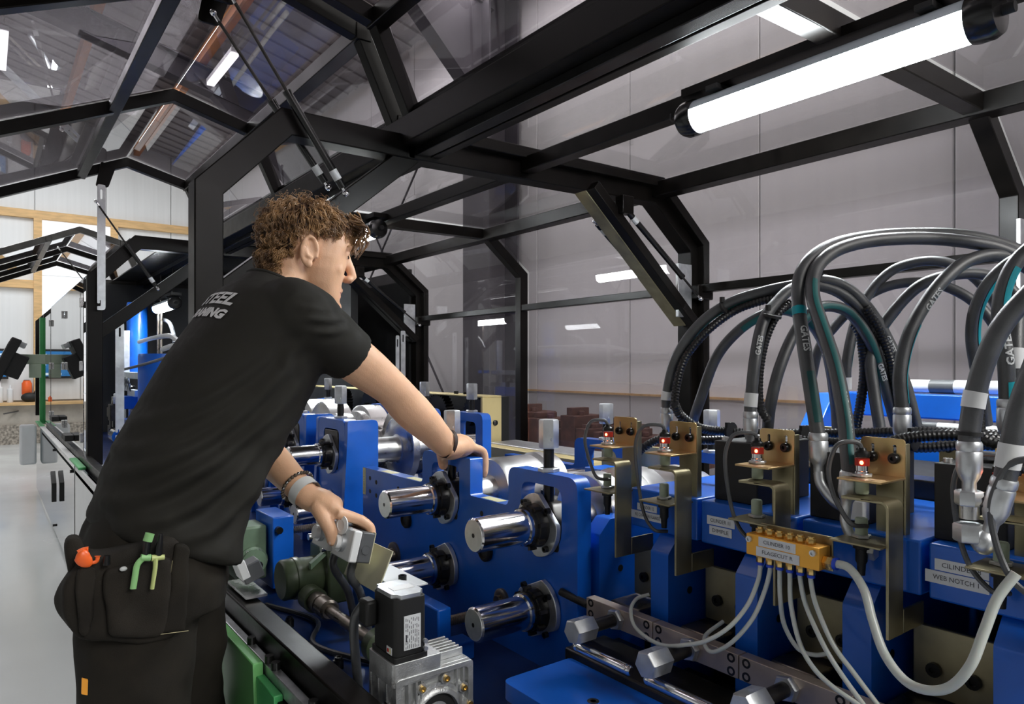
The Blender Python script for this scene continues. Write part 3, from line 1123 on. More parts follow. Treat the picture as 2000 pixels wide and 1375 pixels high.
# clamp details on top between the rolls
for x, y in ((-1.86, 1.10), (-1.72, 1.10), (-1.34, 1.10), (-1.42, 1.3)):
    q = MB().b2(x - .035, x + .035, y - .03, y + .05, -.36, -.325).build('guide_block', 'dark_steel', sa, bev=.003)
    MB().lathe((x, y, -.325), (0, 0, 1), [(.011, 0), (.011, .022), (.007, .022), (.007, .01)], 16).build('cap_screw', 'black_oxide', q)
    MB().beam((x + .04, y, -.36), (x + .085, y + .03, -.33), .02, .03).build('guide_roller_arm', 'dark_steel', q, bev=.002)
MB().b2(-1.95, -1.70, 1.12, 1.34, -.40, -.372).build('guide_table', 'roll_steel', sa, bev=.002)
MB().b2(-1.48, -1.0, 1.36, 1.44, -.31, -.285).build('tie_plate', 'blue', sa, bev=.002)
# lead screws
for xc in (-1.52, -1.20):
    pass
for i, (x, z) in enumerate(((-1.842, -.545), (-1.45, -.612))):
    m = MB()
    n = 60
    y0, y1 = YP - .16 * (1 if i == 0 else 1), YP + .02
    P = [V(x, y0 + (y1 - y0) * k / n, z) for k in range(n + 1)]
    m.tube(P, [.0125 if k % 2 else .0095 for k in range(n + 1)], 14)
    m.build('lead_screw', 'oiled_steel', sa)
MB().lathe((-1.842, YP, -.545), (0, -1, 0), [(.036, 0), (.036, .006), (.03, .008), (.02, .008), (.018, .018)], 28).build('screw_collar', 'oiled_steel', sa)
MB().lathe((-1.31, YP, -.535), (0, -1, 0), [(.026, 0), (.026, .006), (.02, .008), (.012, .008), (.012, .018)], 28).build('screw_collar', 'oiled_steel', sa)

# ---- single arch stands further down the line


def small_stand(x, lab, proto=None):
    zt = -.180
    s = thing('roll_stand', lab, 'machine stand', (x, 1.2, -.64), 'roll stands along the bed')
    zu, zl = -.300, -.49
    w = .113
    poly = rpoly([(x - w, -.64), (x - w, zt), (x + w, zt), (x + w, -.64)], [0, .03, .03, 0], 6)
    hole = rpoly([(x - .066, zu - .05), (x - .066, zt - .034), (x + .066, zt - .034), (x + .066, zu - .05)], [.05, .024, .024, .05], 5)[::-1]
    MB().prism(poly, YP, YP + .05, holes=[hole]).build('front_plate', 'blue', s, bev=.002)
    MB().prism(poly, 1.50, 1.54, holes=[hole]).build('rear_plate', 'blue', s, bev=.002)
    for sx in (-1, 1):
        xx = x + sx * (w + .001)
        MB().prism(rpoly([(.935, -.64), (YP - .012, -.45), (YP, zt - .05), (YP, zt), (1.06, zt), (1.06, -.64)], [0, .01, .02, .01, .02, 0], 4), xx, xx + sx * .022, axis='X').build('side_cheek', 'blue', s, bev=.002)
    MB().b2(x - .058, x + .058, YP - .001, YP + .05, zu - .05, zt - .038).build('bearing_block', 'dark_steel', s, bev=.003)
    for z in (zu, zl):
        bearing(x, z, s, ang=.0)
        shaft(x, z, s, .80 if z == zu else .82)
    adjuster(x + .01, YP + .03, zt, s)
    adjuster(x + .01, 1.52, zt, s)
    roll(x, zu, s, 1.02, 1.20, [(.045, 0), (.045, .98), (.052, 1)], 'spacer_sleeve')
    roll(x, zu, s, 1.20, 1.235, [(.05, 0), (.115, .12), (.118, .2), (.118, .9), (.11, 1)])
    roll(x, zu, s, 1.235, 1.45, [(.052, 0), (.056, .1), (.056, .25), (.049, .28), (.049, .6), (.06, .62), (.06, 1)], 'spacer_sleeve')
    roll(x, zl, s, 1.02, 1.45, [(.06, 0), (.075, .1), (.075, .4), (.05, .45), (.05, .7), (.085, .74), (.085, 1)])
    return s


s1 = small_stand(-2.31, 'blue single arch roll stand with bright shaft left of the two-arch stand')
s2 = small_stand(-2.68, 'blue single arch roll stand half hidden by the man\'s shirt')
s3 = small_stand(-3.05, 'blue single arch roll stand farthest behind the man')
s4 = small_stand(-3.75, 'blue single arch roll stand wholly beyond the man near the second enclosure post')
RLAB = ['steel forming roll right behind the half hidden stand, third from the left', 'steel forming roll closest to the man\'s shirt in the loose row', 'farthest steel forming roll, just left of the tall adjuster', 'steel forming roll beside the big upright disc', 'narrow steel forming roll directly behind the single arch stand']
for ri, (X, y0, y1, r) in enumerate(((-2.78, 1.26, 1.36, .135), (-3.06, 1.20, 1.32, .14), (-3.34, 1.22, 1.40, .14), (-2.52, 1.30, 1.40, .135), (-2.62, 1.08, 1.16, .115))):
    t = tag(MB().lathe((X, y0, -.30), (0, 1, 0), [(.05, 0), (r - .012, .004), (r, .012), (r, y1 - y0 - .01), (r - .01, y1 - y0), (.05, y1 - y0)], 56).build('forming_roll', 'roll_steel'),
            RLAB[ri], 'roll', 'loose forming rolls between the stands')

# gold end plate and rear equipment rack seen past the hand
rk = thing('drive_rack', 'rack of black gears behind a cream-yellow end plate with two dark bolts', 'gear rack', (-3.2, 1.8, -.64))
X = -2.36
a = PY(968, 787, 1.72)
MB().b2(-2.505, -2.49, 1.70, 1.80, -.62, -.135).build('end_plate', 'yellow_plate', rk, bev=.002)
for yy in (1.73, 1.765):
    MB().lathe((-2.49, yy, -.245), (1, 0, 0), [(.012, 0), (.012, .006), (.007, .01)], 14).build('bolt', 'black_oxide', rk)
MB().b2(-4.6, -2.49, 1.70, 1.80, -.135, -.128).build('top_plate', 'yellow_plate', rk, bev=.002)
MB().b2(-4.6, -2.6, 1.86, 1.92, -.62, -.14).build('back_plate', 'matte_black', rk)
for gx in (-2.62, -2.95, -3.3, -3.7, -4.1):
    m = MB()
    pts = []
    nt_ = 36
    for k in range(nt_ * 4):
        a = 2 * PI * k / (nt_ * 4)
        r = .105 if (k % 4) < 2 else .094
        pts.append((gx + r * math.cos(a), -.235 + r * math.sin(a)))
    m.prism(pts, 1.745, 1.785)
    m.lathe((gx, 1.74, -.235), (0, -1, 0), [(.03, 0), (.03, .03), (.012, .032)], 20)
    m.build('gear', 'black_oxide', rk)
for bx in (-2.7, -2.78, -3.1, -3.5, -3.58):
    MB().hexa((bx, 1.75, -.128), (bx, 1.75, -.116), .012).build('bolt', 'black_oxide', rk)
rk2 = thing('guard_bracket', 'cream-yellow bracket plate with two screws behind the first sensor bracket', 'bracket', (-1.45, 1.75, -.64))
MB().b2(-1.62, -1.30, 1.56, 1.565, -.48, -.235).build('plate', 'yellow_plate', rk2, bev=.002)
for xx in (-1.42, -1.355):
    MB().lathe((xx, 1.56, -.42), (0, -1, 0), [(.012, 0), (.012, .006), (.007, .012)], 14).build('screw', 'brass', rk2)
rk3 = thing('table_rail', 'cream-yellow rail lying behind the gripping hand', 'rail', (-2.0, 1.7, -.64))
MB().b2(-2.48, -1.75, 1.64, 1.70, -.36, -.325).build('rail', 'yellow_plate', rk3, bev=.002)
MB().b2(-2.45, -1.8, 1.70, 1.85, -.335, -.32).build('cover_sheet', 'zinc', rk3, bev=.002)

# ================================================================== drives at the lower left


def cap(m, c, d, r=.006, h=.008):
    m.lathe(c, d, [(r, 0), (r, h), (r * .55, h), (r * .55, h * .5)], 12)


g1 = thing('green_gearbox', 'small pale green gearbox bolted to an upright blue block', 'gearbox', (-2.1, .62, -.64))
gx0, gx1, gy0, gy1, gz0, gz1 = -2.12, -2.02, .56, .64, -.60, -.45
MB().b2(gx0, gx1, gy0, gy1, gz0, gz1).build('housing', 'machine_green', g1, bev=.006)
MB().lathe((gx1, .60, -.545), (1, 0, 0), [(.040, 0), (.040, .008), (.034, .012), (.034, .02)], 32).build('side_cover', 'machine_green', g1)
MB().cyl((gx1 + .015, .60, -.545), (gx1 + .06, .60, -.545), .011, seg=20).build('output_shaft', 'steel', g1)
for k in range(6):
    m = MB()
    cap(m, (gx1 + .008, .60 + .034 * math.cos(k * PI / 3), -.545 + .034 * math.sin(k * PI / 3)), (1, 0, 0), .004, .005)
    m.build('screw', 'zinc', g1)
MB().lathe((-2.07, .56, -.50), (0, -1, 0), [(.045, 0), (.045, .02), (.036, .03), (.036, .10)], 28).build('motor_body', 'machine_green', g1)
MB().b2(-2.14, -1.985, .645, .705, -.625, -.425).build('blue_block', 'blue', g1, bev=.003)
for zz in (-.46, -.58):
    m = MB().cyl((-1.99, .66, zz), (-1.97, .66, zz), .010, seg=14)
    m.build('bolt', 'black_oxide', g1)
m = MB()
P = [V(-2.02, .70 + .12 * k / 44, -.475) for k in range(45)]
m.tube(P, [.0115 if k % 2 else .0085 for k in range(45)], 12).build('lead_screw', 'oiled_steel', g1)

g2 = thing('green_gearmotor', 'dark olive cylindrical gearmotor lying beside the control boxes', 'motor', (-1.79, .66, -.64))
MB().lathe((-1.79, .60, -.545), (0, 1, 0), [(.046, 0), (.051, .006), (.051, .03), (.053, .032), (.053, .045), (.049, .05), (.049, .12)], 44).build('motor_body', 'motor_olive', g2)
MB().b2(-1.85, -1.72, .70, .76, -.61, -.47).build('gear_housing', 'motor_olive', g2, bev=.006)
MB().prism([(.66, -.50), (.74, -.445), (.74, -.455), (.66, -.515)], -1.75, -1.735, axis='X').build('cast_rib', 'machine_green', g2)
m = MB()
m.b2(-1.85, -1.70, .74, .752, -.475, -.455).b2(-1.85, -1.70, .79, .80, -.475, -.455).b2(-1.85, -1.84, .74, .80, -.475, -.455).b2(-1.71, -1.70, .74, .80, -.475, -.455)
m.build('mounting_frame', 'machine_green', g2, bev=.001)
for x, y in ((-1.86, .72), (-1.72, .70)):
    MB().cyl((x, y - .02, -.462), (x, y + .02, -.462), .009, seg=14).build('bolt', 'steel', g2)
MB().cyl((-1.72, .65, -.575), (-1.675, .65, -.575), .03, seg=24).build('shaft_neck', 'motor_olive', g2)
MB().lathe((-1.675, .65, -.575), (1, 0, 0), [(.022, 0), (.024, .003), (.024, .035), (.022, .037), (.022, .041), (.024, .043), (.024, .085), (.019, .09)], 32).build('coupling', 'oiled_steel', g2)
MB().cyl((-1.59, .65, -.575), (-1.33, .65, -.575), .0135, seg=24).build('drive_shaft', 'oiled_steel', g2)
MB().lathe((-1.345, .65, -.575), (1, 0, 0), [(.03, 0), (.035, .004), (.035, .03), (.03, .034)], 32).build('shaft_disc', 'motor_olive', g2)

b1 = tag(MB().b2(-1.50, -1.338, .795, .83, -.64, -.535).build('spindle_block', 'blue', bev=.004), 'upright blue spindle block behind the black servo motor', 'block')
MB().b2(-1.34, -1.29, .80, .86, -.64, -.60).build('block_foot', 'blue', b1, bev=.003)
b2_ = tag(MB().b2(-1.72, -1.51, .765, .80, -.64, -.51).build('spindle_block', 'blue', bev=.003), 'low blue block under the cream cable bracket', 'block')

# --- servo motor standing on an aluminium worm gearbox
sv = thing('servo_motor', 'black upright servo motor with grey top and pale blue data label', 'motor', (-1.11, .585, -.512))
x0, x1, y0, y1 = -1.153, -1.068, .552, .612
pl = rpoly([(x0, y0), (x1, y0), (x1, y1), (x0, y1)], .010, 3)
MB().prism(pl, -.492, -.395, axis='Z').build('motor_body', 'matte_black', sv, bev=.001)
MB().prism(rpoly([(x0 - .002, y0 - .002), (x1 + .002, y0 - .002), (x1 + .002, y1 + .002), (x0 - .002, y1 + .002)], .004, 3), -.501, -.492, axis='Z').build('base_flange', 'matte_black', sv, bev=.001)
tp = rpoly([(x0, y0 + .006), (x0 + .01, y0 + .006), (x0 + .016, y0), (x1 - .016, y0), (x1 - .010, y0 + .008), (x1, y0 + .010), (x1, y1 - .012), (x1 - .010, y1 - .006), (x1 - .014, y1), (x0 + .014, y1), (x0 + .008, y1 - .006), (x0, y1 - .008)], .002, 2)
MB().prism(tp, -.395, -.388, axis='Z').build('top_cover', 'zinc', sv, bev=.001)
MB().b2(-1.12, -1.098, .565, .605, -.388, -.3872).build('cover_label', 'white_plastic', sv)
MB().b2(x1, x1 + .0012, .568, .600, -.482, -.424).build('data_label', 'label_white', sv)
MB().b2(x1 - .03, x1 - .012, y0 - .0012, y0, -.490, -.478).build('warning_label', 'label_white', sv)
MB().b2(x1 - .027, x1 - .022, y0 - .0018, y0 - .001, -.487, -.481).build('warning_mark', 'led_red', sv)
MB().b2(x1 - .019, x1 - .0145, y0 - .0018, y0 - .001, -.488, -.480).build('warning_mark', 'label_yellow', sv)
lm = MB()
random.seed(3)
for r in range(8):
    yy = .571 + .0035 * r
    zz = -.480
    while zz < -.430:
        w = random.uniform(.002, .008)
        lm.b2(x1 + .0012, x1 + .0016, yy, yy + .0009, zz, min(zz + w, -.428))
        zz += w + random.uniform(.001, .006)
lm.b2(x1 + .0012, x1 + .0017, .571, .5735, -.468, -.456)
lm.build('label_print', 'ink', sv)['kind'] = 'stuff'
for zz in (-.486, -.473):
    MB().cyl((x1, .608, zz), (x1 + .006, .608, zz), .004, seg=10).build('screw', 'zinc', sv)
MB().b2(x0 - .014, x0 + .02, y0 - .022, y0, -.455, -.41).build('connector', 'matte_black', sv, bev=.005)
MB().tube(catmull([V(x0 - .01, y0 - .012, -.42), V(x0 - .035, y0 - .02, -.46), V(x0 - .045, y0 - .012, -.54), V(x0 - .04, y0, -.66)], 8), .0085, 12).build('motor_cable', 'rubber', sv)

wg = thing('worm_gearbox', 'cast aluminium worm gearbox with brass screws at the bottom edge under the servo', 'gearbox', (-1.1, .65, -.68))
MB().prism(rpoly([(x0 - .006, y0 - .006), (x1 + .004, y0 - .006), (x1 + .004, .640), (x0 - .006, .640)], .006, 3), -.540, -.501, axis='Z').build('motor_flange', 'cast_aluminium', wg, bev=.0015)
gx0, gx1, gy0, gy1, gzt, gzb = -1.165, -1.062, .55, .705, -.527, -.70
pf = rpoly([(gy0, gzb), (gy0, gzt), (gy1, gzt), (gy1, gzb)], .006, 3)
MB().prism(pf, gx0, gx1 - .012, axis='X').build('housing', 'cast_aluminium', wg, bev=.002)
cy, cz = .632, -.612
pf2 = rpoly([(gy0, gzb), (gy0, gzt), (gy1, gzt), (gy1, gzb)], .008, 3)
in_ = rpoly([(gy0 + .010, gzb + .01), (gy0 + .010, gzt - .010), (gy1 - .010, gzt - .010), (gy1 - .010, gzb + .01)], .01, 3)[::-1]
MB().prism(pf2, gx1 - .012, gx1, holes=[in_], axis='X').build('face_rim', 'cast_aluminium', wg, bev=.001)
MB().lathe((gx1 - .013, cy, cz), (1, 0, 0), [(.060, 0), (.058, .006), (.052, .007), (.050, .011), (.044, .014), (.042, .014), (.040, .004), (.030, .003), (.028, .006), (.020, .006), (.018, .001)], 48).build('bearing_cover', 'cast_aluminium', wg)
MB().lathe((gx1 - .010, cy, cz), (1, 0, 0), [(.040, 0), (.040, .003), (.026, .004), (.026, .001)], 36).build('oil_seal', 'matte_black', wg)
for a in (35, 75, 118, 160, 205, 330, 5):
    r = .066
    c = V(gx1 - .012, cy + r * math.cos(math.radians(a)), cz + r * math.sin(math.radians(a)))
    MB().lathe(c, (1, 0, 0), [(.0105, 0), (.0095, .010)], 18).build('screw_boss', 'cast_aluminium', wg)
    m = MB()
    cap(m, c + V(.010, 0, 0), (1, 0, 0), .0055, .005)
    m.build('screw', 'brass', wg)
for yy, w in ((.575, .005), (.590, .004), (.60, .003), (.685, .005), (.672, .003)):
    MB().b2(gx1 - .013, gx1 - .003, yy, yy + w, gzt - .06, gzt - .008).build('cast_rib', 'cast_aluminium', wg, bev=.001)
for k in range(6):
    MB().b2(gx0 + .01 + .012 * k, gx0 + .015 + .012 * k, .645, .70, gzt, gzt + .014).build('cooling_fin', 'cast_aluminium', wg, bev=.0008)
for k in range(3):
    MB().b2(gx0 + .01 + .03 * k, gx0 + .016 + .03 * k, gy0 - .004, gy0 + .004, gzb, gzt - .01).build('cast_rib', 'cast_aluminium', wg, bev=.001)
MB().lathe((gx1 - .03, gy0, -.585), (0, -1, 0), [(.014, 0), (.014, .004), (.008, .006), (.008, .003)], 18).build('oil_plug', 'steel', wg)
MB().beam((gx1 + .002, .600, -.665), (gx1 + .030, .690, -.668), .035, .012).build('torque_arm', 'cast_aluminium', wg, bev=.001)
for k in range(4):
    MB().beam((gx1 + .004 + .004 * k, .605 + .02 * k, -.655), (gx1 + .016 + .004 * k, .615 + .02 * k, -.655), .004, .012).build('arm_rib', 'cast_aluminium', wg)

# --- control boxes
cb = thing('control_box', 'two linked grey and white push-button boxes held by the man\'s left hand', 'control box', (-1.5, .62, -.42))
R = Matrix.Rotation(math.radians(-14), 3, 'X')


def cbox(xa, xb, z=-.382, y=.632):
    c = V((xa + xb) / 2, y, z)

    def pt(p):
        return c + R @ Vector(p)
    w = abs(xb - xa)
    MB().box(pt((0, .016, 0)), (w, .030, .064), R).build('box_base', 'grey_plastic', cb, bev=.003)
    MB().box(pt((0, -.009, 0)), (w + .002, .019, .066), R).build('box_lid', 'white_plastic', cb, bev=.003)
    MB().cyl(pt((0, -.018, 0)), pt((0, -.028, 0)), .020, seg=28).build('button_collar', 'grey_plastic' if False else 'zinc', cb)
    MB().cyl(pt((0, -.028, 0)), pt((0, -.038, 0)), .015, seg=28).build('button', 'white_plastic', cb)
    return c, pt


c1, p1_ = cbox(-1.385, -1.475)
c2, p2_ = cbox(-1.500, -1.590)
MB().lathe(p1_((.046, .016, -.004)), (1, 0, 0), [(.010, 0), (.010, .0008), (.0092, .0008), (.0092, .0003)], 20).build('knockout_ring', 'grey_plastic', cb)
for pt, k in ((p1_, 0), (p2_, 1)):
    # hinged guard disc on its pin beside each button
    a = pt((.006, -.028, .038))
    MB().lathe(a + V(0, -.004, 0), (.25 if k == 0 else .1, -.9, .35 if k else .1), [(.020, 0), (.020, .002), (.012, .004), (.012, .0025)], 28).build('guard_disc', 'white_plastic', cb)
    MB().cyl(pt((.0, -.02, .030)), pt((.03, -.02, .034)), .0035, seg=10).build('hinge_pin', 'zinc', cb)
MB().box(p1_((-.055, .0325, .0)), (.195, .002, .066), R).build('back_plate', 'cream', cb, bev=.0005)
MB().tube(catmull([p1_((.0, .016, -.034)), p1_((.0, .018, -.07)), V(-1.44, .66, -.50), V(-1.46, .69, -.60), V(-1.50, .72, -.635)], 8), .009, 12).build('cable', 'rubber', cb)
MB().tube(catmull([p2_((.02, .016, -.034)), p2_((.02, .018, -.07)), V(-1.53, .67, -.52), V(-1.55, .70, -.62), V(-1.62, .74, -.635)], 8), .009, 12).build('cable', 'rubber', cb)
br = thing('box_bracket', 'cream metal bracket plate behind the held control boxes', 'bracket', (-1.42, .70, -.47))
MB().box((-1.43, .672, -.432), (.17, .003, .09), Matrix.Rotation(math.radians(-24), 3, 'X')).build('bracket_plate', 'cream', br, bev=.001)
MB().b2(-1.50, -1.32, .69, .76, -.468, -.464).build('bracket_foot', 'label_white', br, bev=.001)
m = MB()
cap(m, (-1.36, .72, -.464), (0, 0, 1), .009, .014)
m.build('screw', 'black_oxide', br)

cb2 = thing('control_box', 'second push-button box on a steel ledge beside the man\'s trousers', 'control box', (-1.78, .50, -.55))
MB().box((-1.79, .525, -.505), (.05, .05, .045), Matrix.Rotation(math.radians(20), 3, 'X')).build('box_base', 'grey_plastic', cb2, bev=.003)
MB().box((-1.79, .503, -.497), (.052, .022, .047), Matrix.Rotation(math.radians(20), 3, 'X')).build('box_lid', 'white_plastic', cb2, bev=.003)
MB().b2(-1.86, -1.70, .49, .54, -.548, -.542).build('ledge', 'steel', cb2)
lc = MB().tube(catmull([V(-1.9, .60, -.635), V(-1.7, .66, -.632), V(-1.55, .60, -.632), V(-1.35, .68, -.632)], 8), .006, 8).build('cable', 'rubber')
tag(lc, 'thin black cable lying on the dark blue bed plate', 'cable')

# ================================================================== punching stations on the right
XS = [-.967, -.820, -.6265, -.457, -.285]        # front corners of the five sensor brackets
UPX = [-1.086, -.906, -.72, -.537, -.345, -.16]  # blue uprights
ps = thing('punching_unit', 'row of dark blue punching presses with upright cheeks at the right', 'press', (-.6, 1.25, -.68))
for i, x in enumerate(UPX):
    w = .042
    pts = rpoly([(1.0, -.68), (1.0, -.345), (1.03, -.314), (1.42, -.314), (1.42, -.68)], [0, .004, .004, .006, 0], 3)
    MB().prism(pts, x, x + w, axis='X').build('press_cheek', 'blue', ps, bev=.0025)
    MB().cyl((x + w - .001, 1.06, -.352), (x + w + .0008, 1.06, -.352), .007, seg=14).cyl((x + w - .001, 1.06, -.42), (x + w + .0008, 1.06, -.42), .007, seg=14).build('tapped_hole', 'matte_black', ps)
    if i < 5:
        # die block, gold base plates and small steel holders in the gap
        MB().b2(x + w + .01, UPX[i + 1] - .01, 1.12, 1.40, -.68, -.50).build('die_block', 'dark_steel', ps, bev=.003)
        g = MB().b2(x + w + .02, UPX[i + 1] - .005, 1.08, 1.088, -.47, -.37).build('back_plate', 'gold_olive', ps, bev=.002)
        for sx in (.05, .10):
            m = MB()
            m.lathe((x + w + sx, 1.08, -.43), (0, -1, 0), [(.010, 0), (.010, .007), (.005, .007), (.005, .003)], 14)
            m.build('screw', 'black_oxide', g)
        MB().b2(x + w + .01, x + w + .09, 1.02, 1.10, -.52, -.475).build('tool_holder', 'oiled_steel', ps, bev=.004)
        MB().cyl((x + w + .05, 1.0, -.50), (x + w + .05, 1.03, -.50), .012, seg=16).build('tool_pin', 'dark_steel', ps)
        MB().b2(x + w + .005, UPX[i + 1] - .003, .97, 1.05, -.60, -.56).build('guide_rail', 'dark_steel', ps, bev=.003)
        m = MB()
        cap(m, (x + w + .07, .985, -.56), (0, 0, 1), .012, .012)
        m.build('cap_screw', 'steel', ps)
# label beams
segs = [(-.975, -.815), (-.806, -.622), (-.612, -.438), (-.428, .45)]
bz0, bz1, by = -.313, -.238, 1.02
beams = []
for a, b in segs:
    o = MB().b2(a, b, by, 1.34, bz0, bz1).build('label_beam', 'blue', ps, bev=.003)
    beams.append(o)


def sign(x0, x1, z0, z1, s, parent, y=by, h=.009, mat_='label_white'):
    o = MB().b2(x0, x1, y - .0012, y, z0, z1).build('name_label', mat_, parent)
    w = (x1 - x0) * .72
    text_on(((x0 + x1) / 2, y - .0016, (z0 + z1) / 2), (1, 0, 0), (0, 0, 1), s, h, 'ink', o, width=min(w, len(s) * h * .62))
    return o


sign(-.958, -.908, -.279, -.266, 'CILINDER 12', beams[0])
sign(-.975, -.888, -.296, -.281, 'RE CHAMFER FLANGE', beams[0])
sign(-.792, -.735, -.277, -.262, 'CILINDER 11', beams[1])
sign(-.787, -.741, -.294, -.279, 'DIMPLE', beams[1])
sign(-.420, -.356, -.272, -.257, 'CILINDER 8', beams[3])
sign(-.432, -.356, -.290, -.2735, 'WEB NOTCH 1', beams[3])
# cylinder blocks
for i, x in enumerate((-.800, -.617, -.434, -.250)):
    c = thing('hydraulic_cylinder', ['black cylinder block at left behind the second and third sensor brackets', 'black cylinder block with two elbow fittings beside the fourth sensor bracket',
                                     'black cylinder block under the thick foreground hose', 'black cylinder block at the right edge of the frame'][i], 'cylinder', (x + .045, 1.12, -.238))
    MB().b2(x, x + .088, 1.05, 1.21, -.238, -.133).build('cylinder_block', 'matte_black', c, bev=.002)
    MB().lathe((x + .044, 1.13, -.133), (0, 0, 1), [(.03, 0), (.03, .004), (.02, .005)], 24).build('top_boss', 'gloss_black', c)
    for sx in (.012, .076):
        for sy in (1.065, 1.195):
            m = MB()
            cap(m, (x + sx, sy, -.133), (0, 0, 1), .006, .006)
            m.build('cap_screw', 'steel', c)
# grey linked bars with hex adjusters
db = thing('linked_bar', 'grey steel bar of bolted links running along the front of the punching presses', 'bar', (-.6, .955, -.49))
lx = [-1.030, -.857, -.678, -.499, -.32, -.14]
for i in range(5):
    a, b = lx[i] + .001, lx[i + 1] - .001
    o = MB().b2(a, b, .95, .972, -.493, -.455).build('bar_link', 'bar_steel', db, bev=.001)
    for x in (a + .013, b - .013):
        for z in (-.4635, -.4845):
            m = MB()
            cap(m, (x, .951, z), (0, -1, 0), .0075, .0015)
            m.build('screw', 'black_oxide', o)
    xm = a + .085
    MB().hexa((xm, .950, -.474), (xm, .938, -.474), .020, .2).build('lock_nut', 'zinc', o)
    s = MB().cyl((xm, .94, -.474), (xm, .882, -.474), .0115, seg=16).build('threaded_stud', 'dark_steel', o)
    MB().hexa((xm, .884, -.474), (xm, .836, -.474), .0225, .2).cyl((xm - .002, .86, -.4545), (xm - .002, .86, -.4538), .004, seg=10).build('hex_head', 'zinc', s if False else o)
MB().cyl((-1.10, .945, -.462), (-1.03, .955, -.472), .008, seg=12).build('link_pin', 'dark_steel', db)
for i, x in enumerate((-.962, -.790, -.615, -.44)):
    o = tag(MB().lathe((x, .86, -.507), (1, 0, 0), [(.006, 0), (.0088, .004), (.0088, .008), (.0075, .010), (.0085, .012), (.0085, .128), (.0075, .130), (.0088, .132), (.0088, .136), (.006, .140)], 24).build('guide_rod', 'chrome'),
            ['polished guide rod nearest the blue shelf, below the first hex adjuster', 'polished guide rod below the second hex adjuster', 'polished guide rod at the lower edge below the third hex adjuster', 'polished guide rod at the lower right corner'][i], 'rod', 'guide rods below the linked bar')
MB().b2(-1.02, .3, .885, .99, -.56, -.535).build('lower_rail', 'dark_steel', db, bev=.004)
sh = tag(MB().prism(rpoly([(-1.003, .725), (-.25, .725), (-.25, .886), (-1.003, .886)], [.02, .02, .005, .01], 5), -.58, -.55, axis='Z').build('blue_shelf', 'blue', bev=.006), 'bright blue steel shelf plate at the bottom edge', 'shelf')
m = MB()
m.lathe((-.85, .80, -.55), (0, 0, 1), [(.010, 0), (.010, .0006), (.005, .0006), (.005, -.002)], 16)
m.build('countersunk_screw', 'dark_steel', sh)
MB().b2(-1.0, .3, .735, .765, -.68, -.58).build('shelf_leg', 'blue_dark', sh, bev=.002)

# ---- sensor brackets
GB = ['first gold sensor bracket from the left, beside the two-arch stand', 'second gold sensor bracket from the left, with the looping cable over the label',
      'third gold sensor bracket from the left, above the orange manifold', 'fourth gold sensor bracket, the tallest with a red lit sensor', 'fifth gold sensor bracket cut by the right edge']


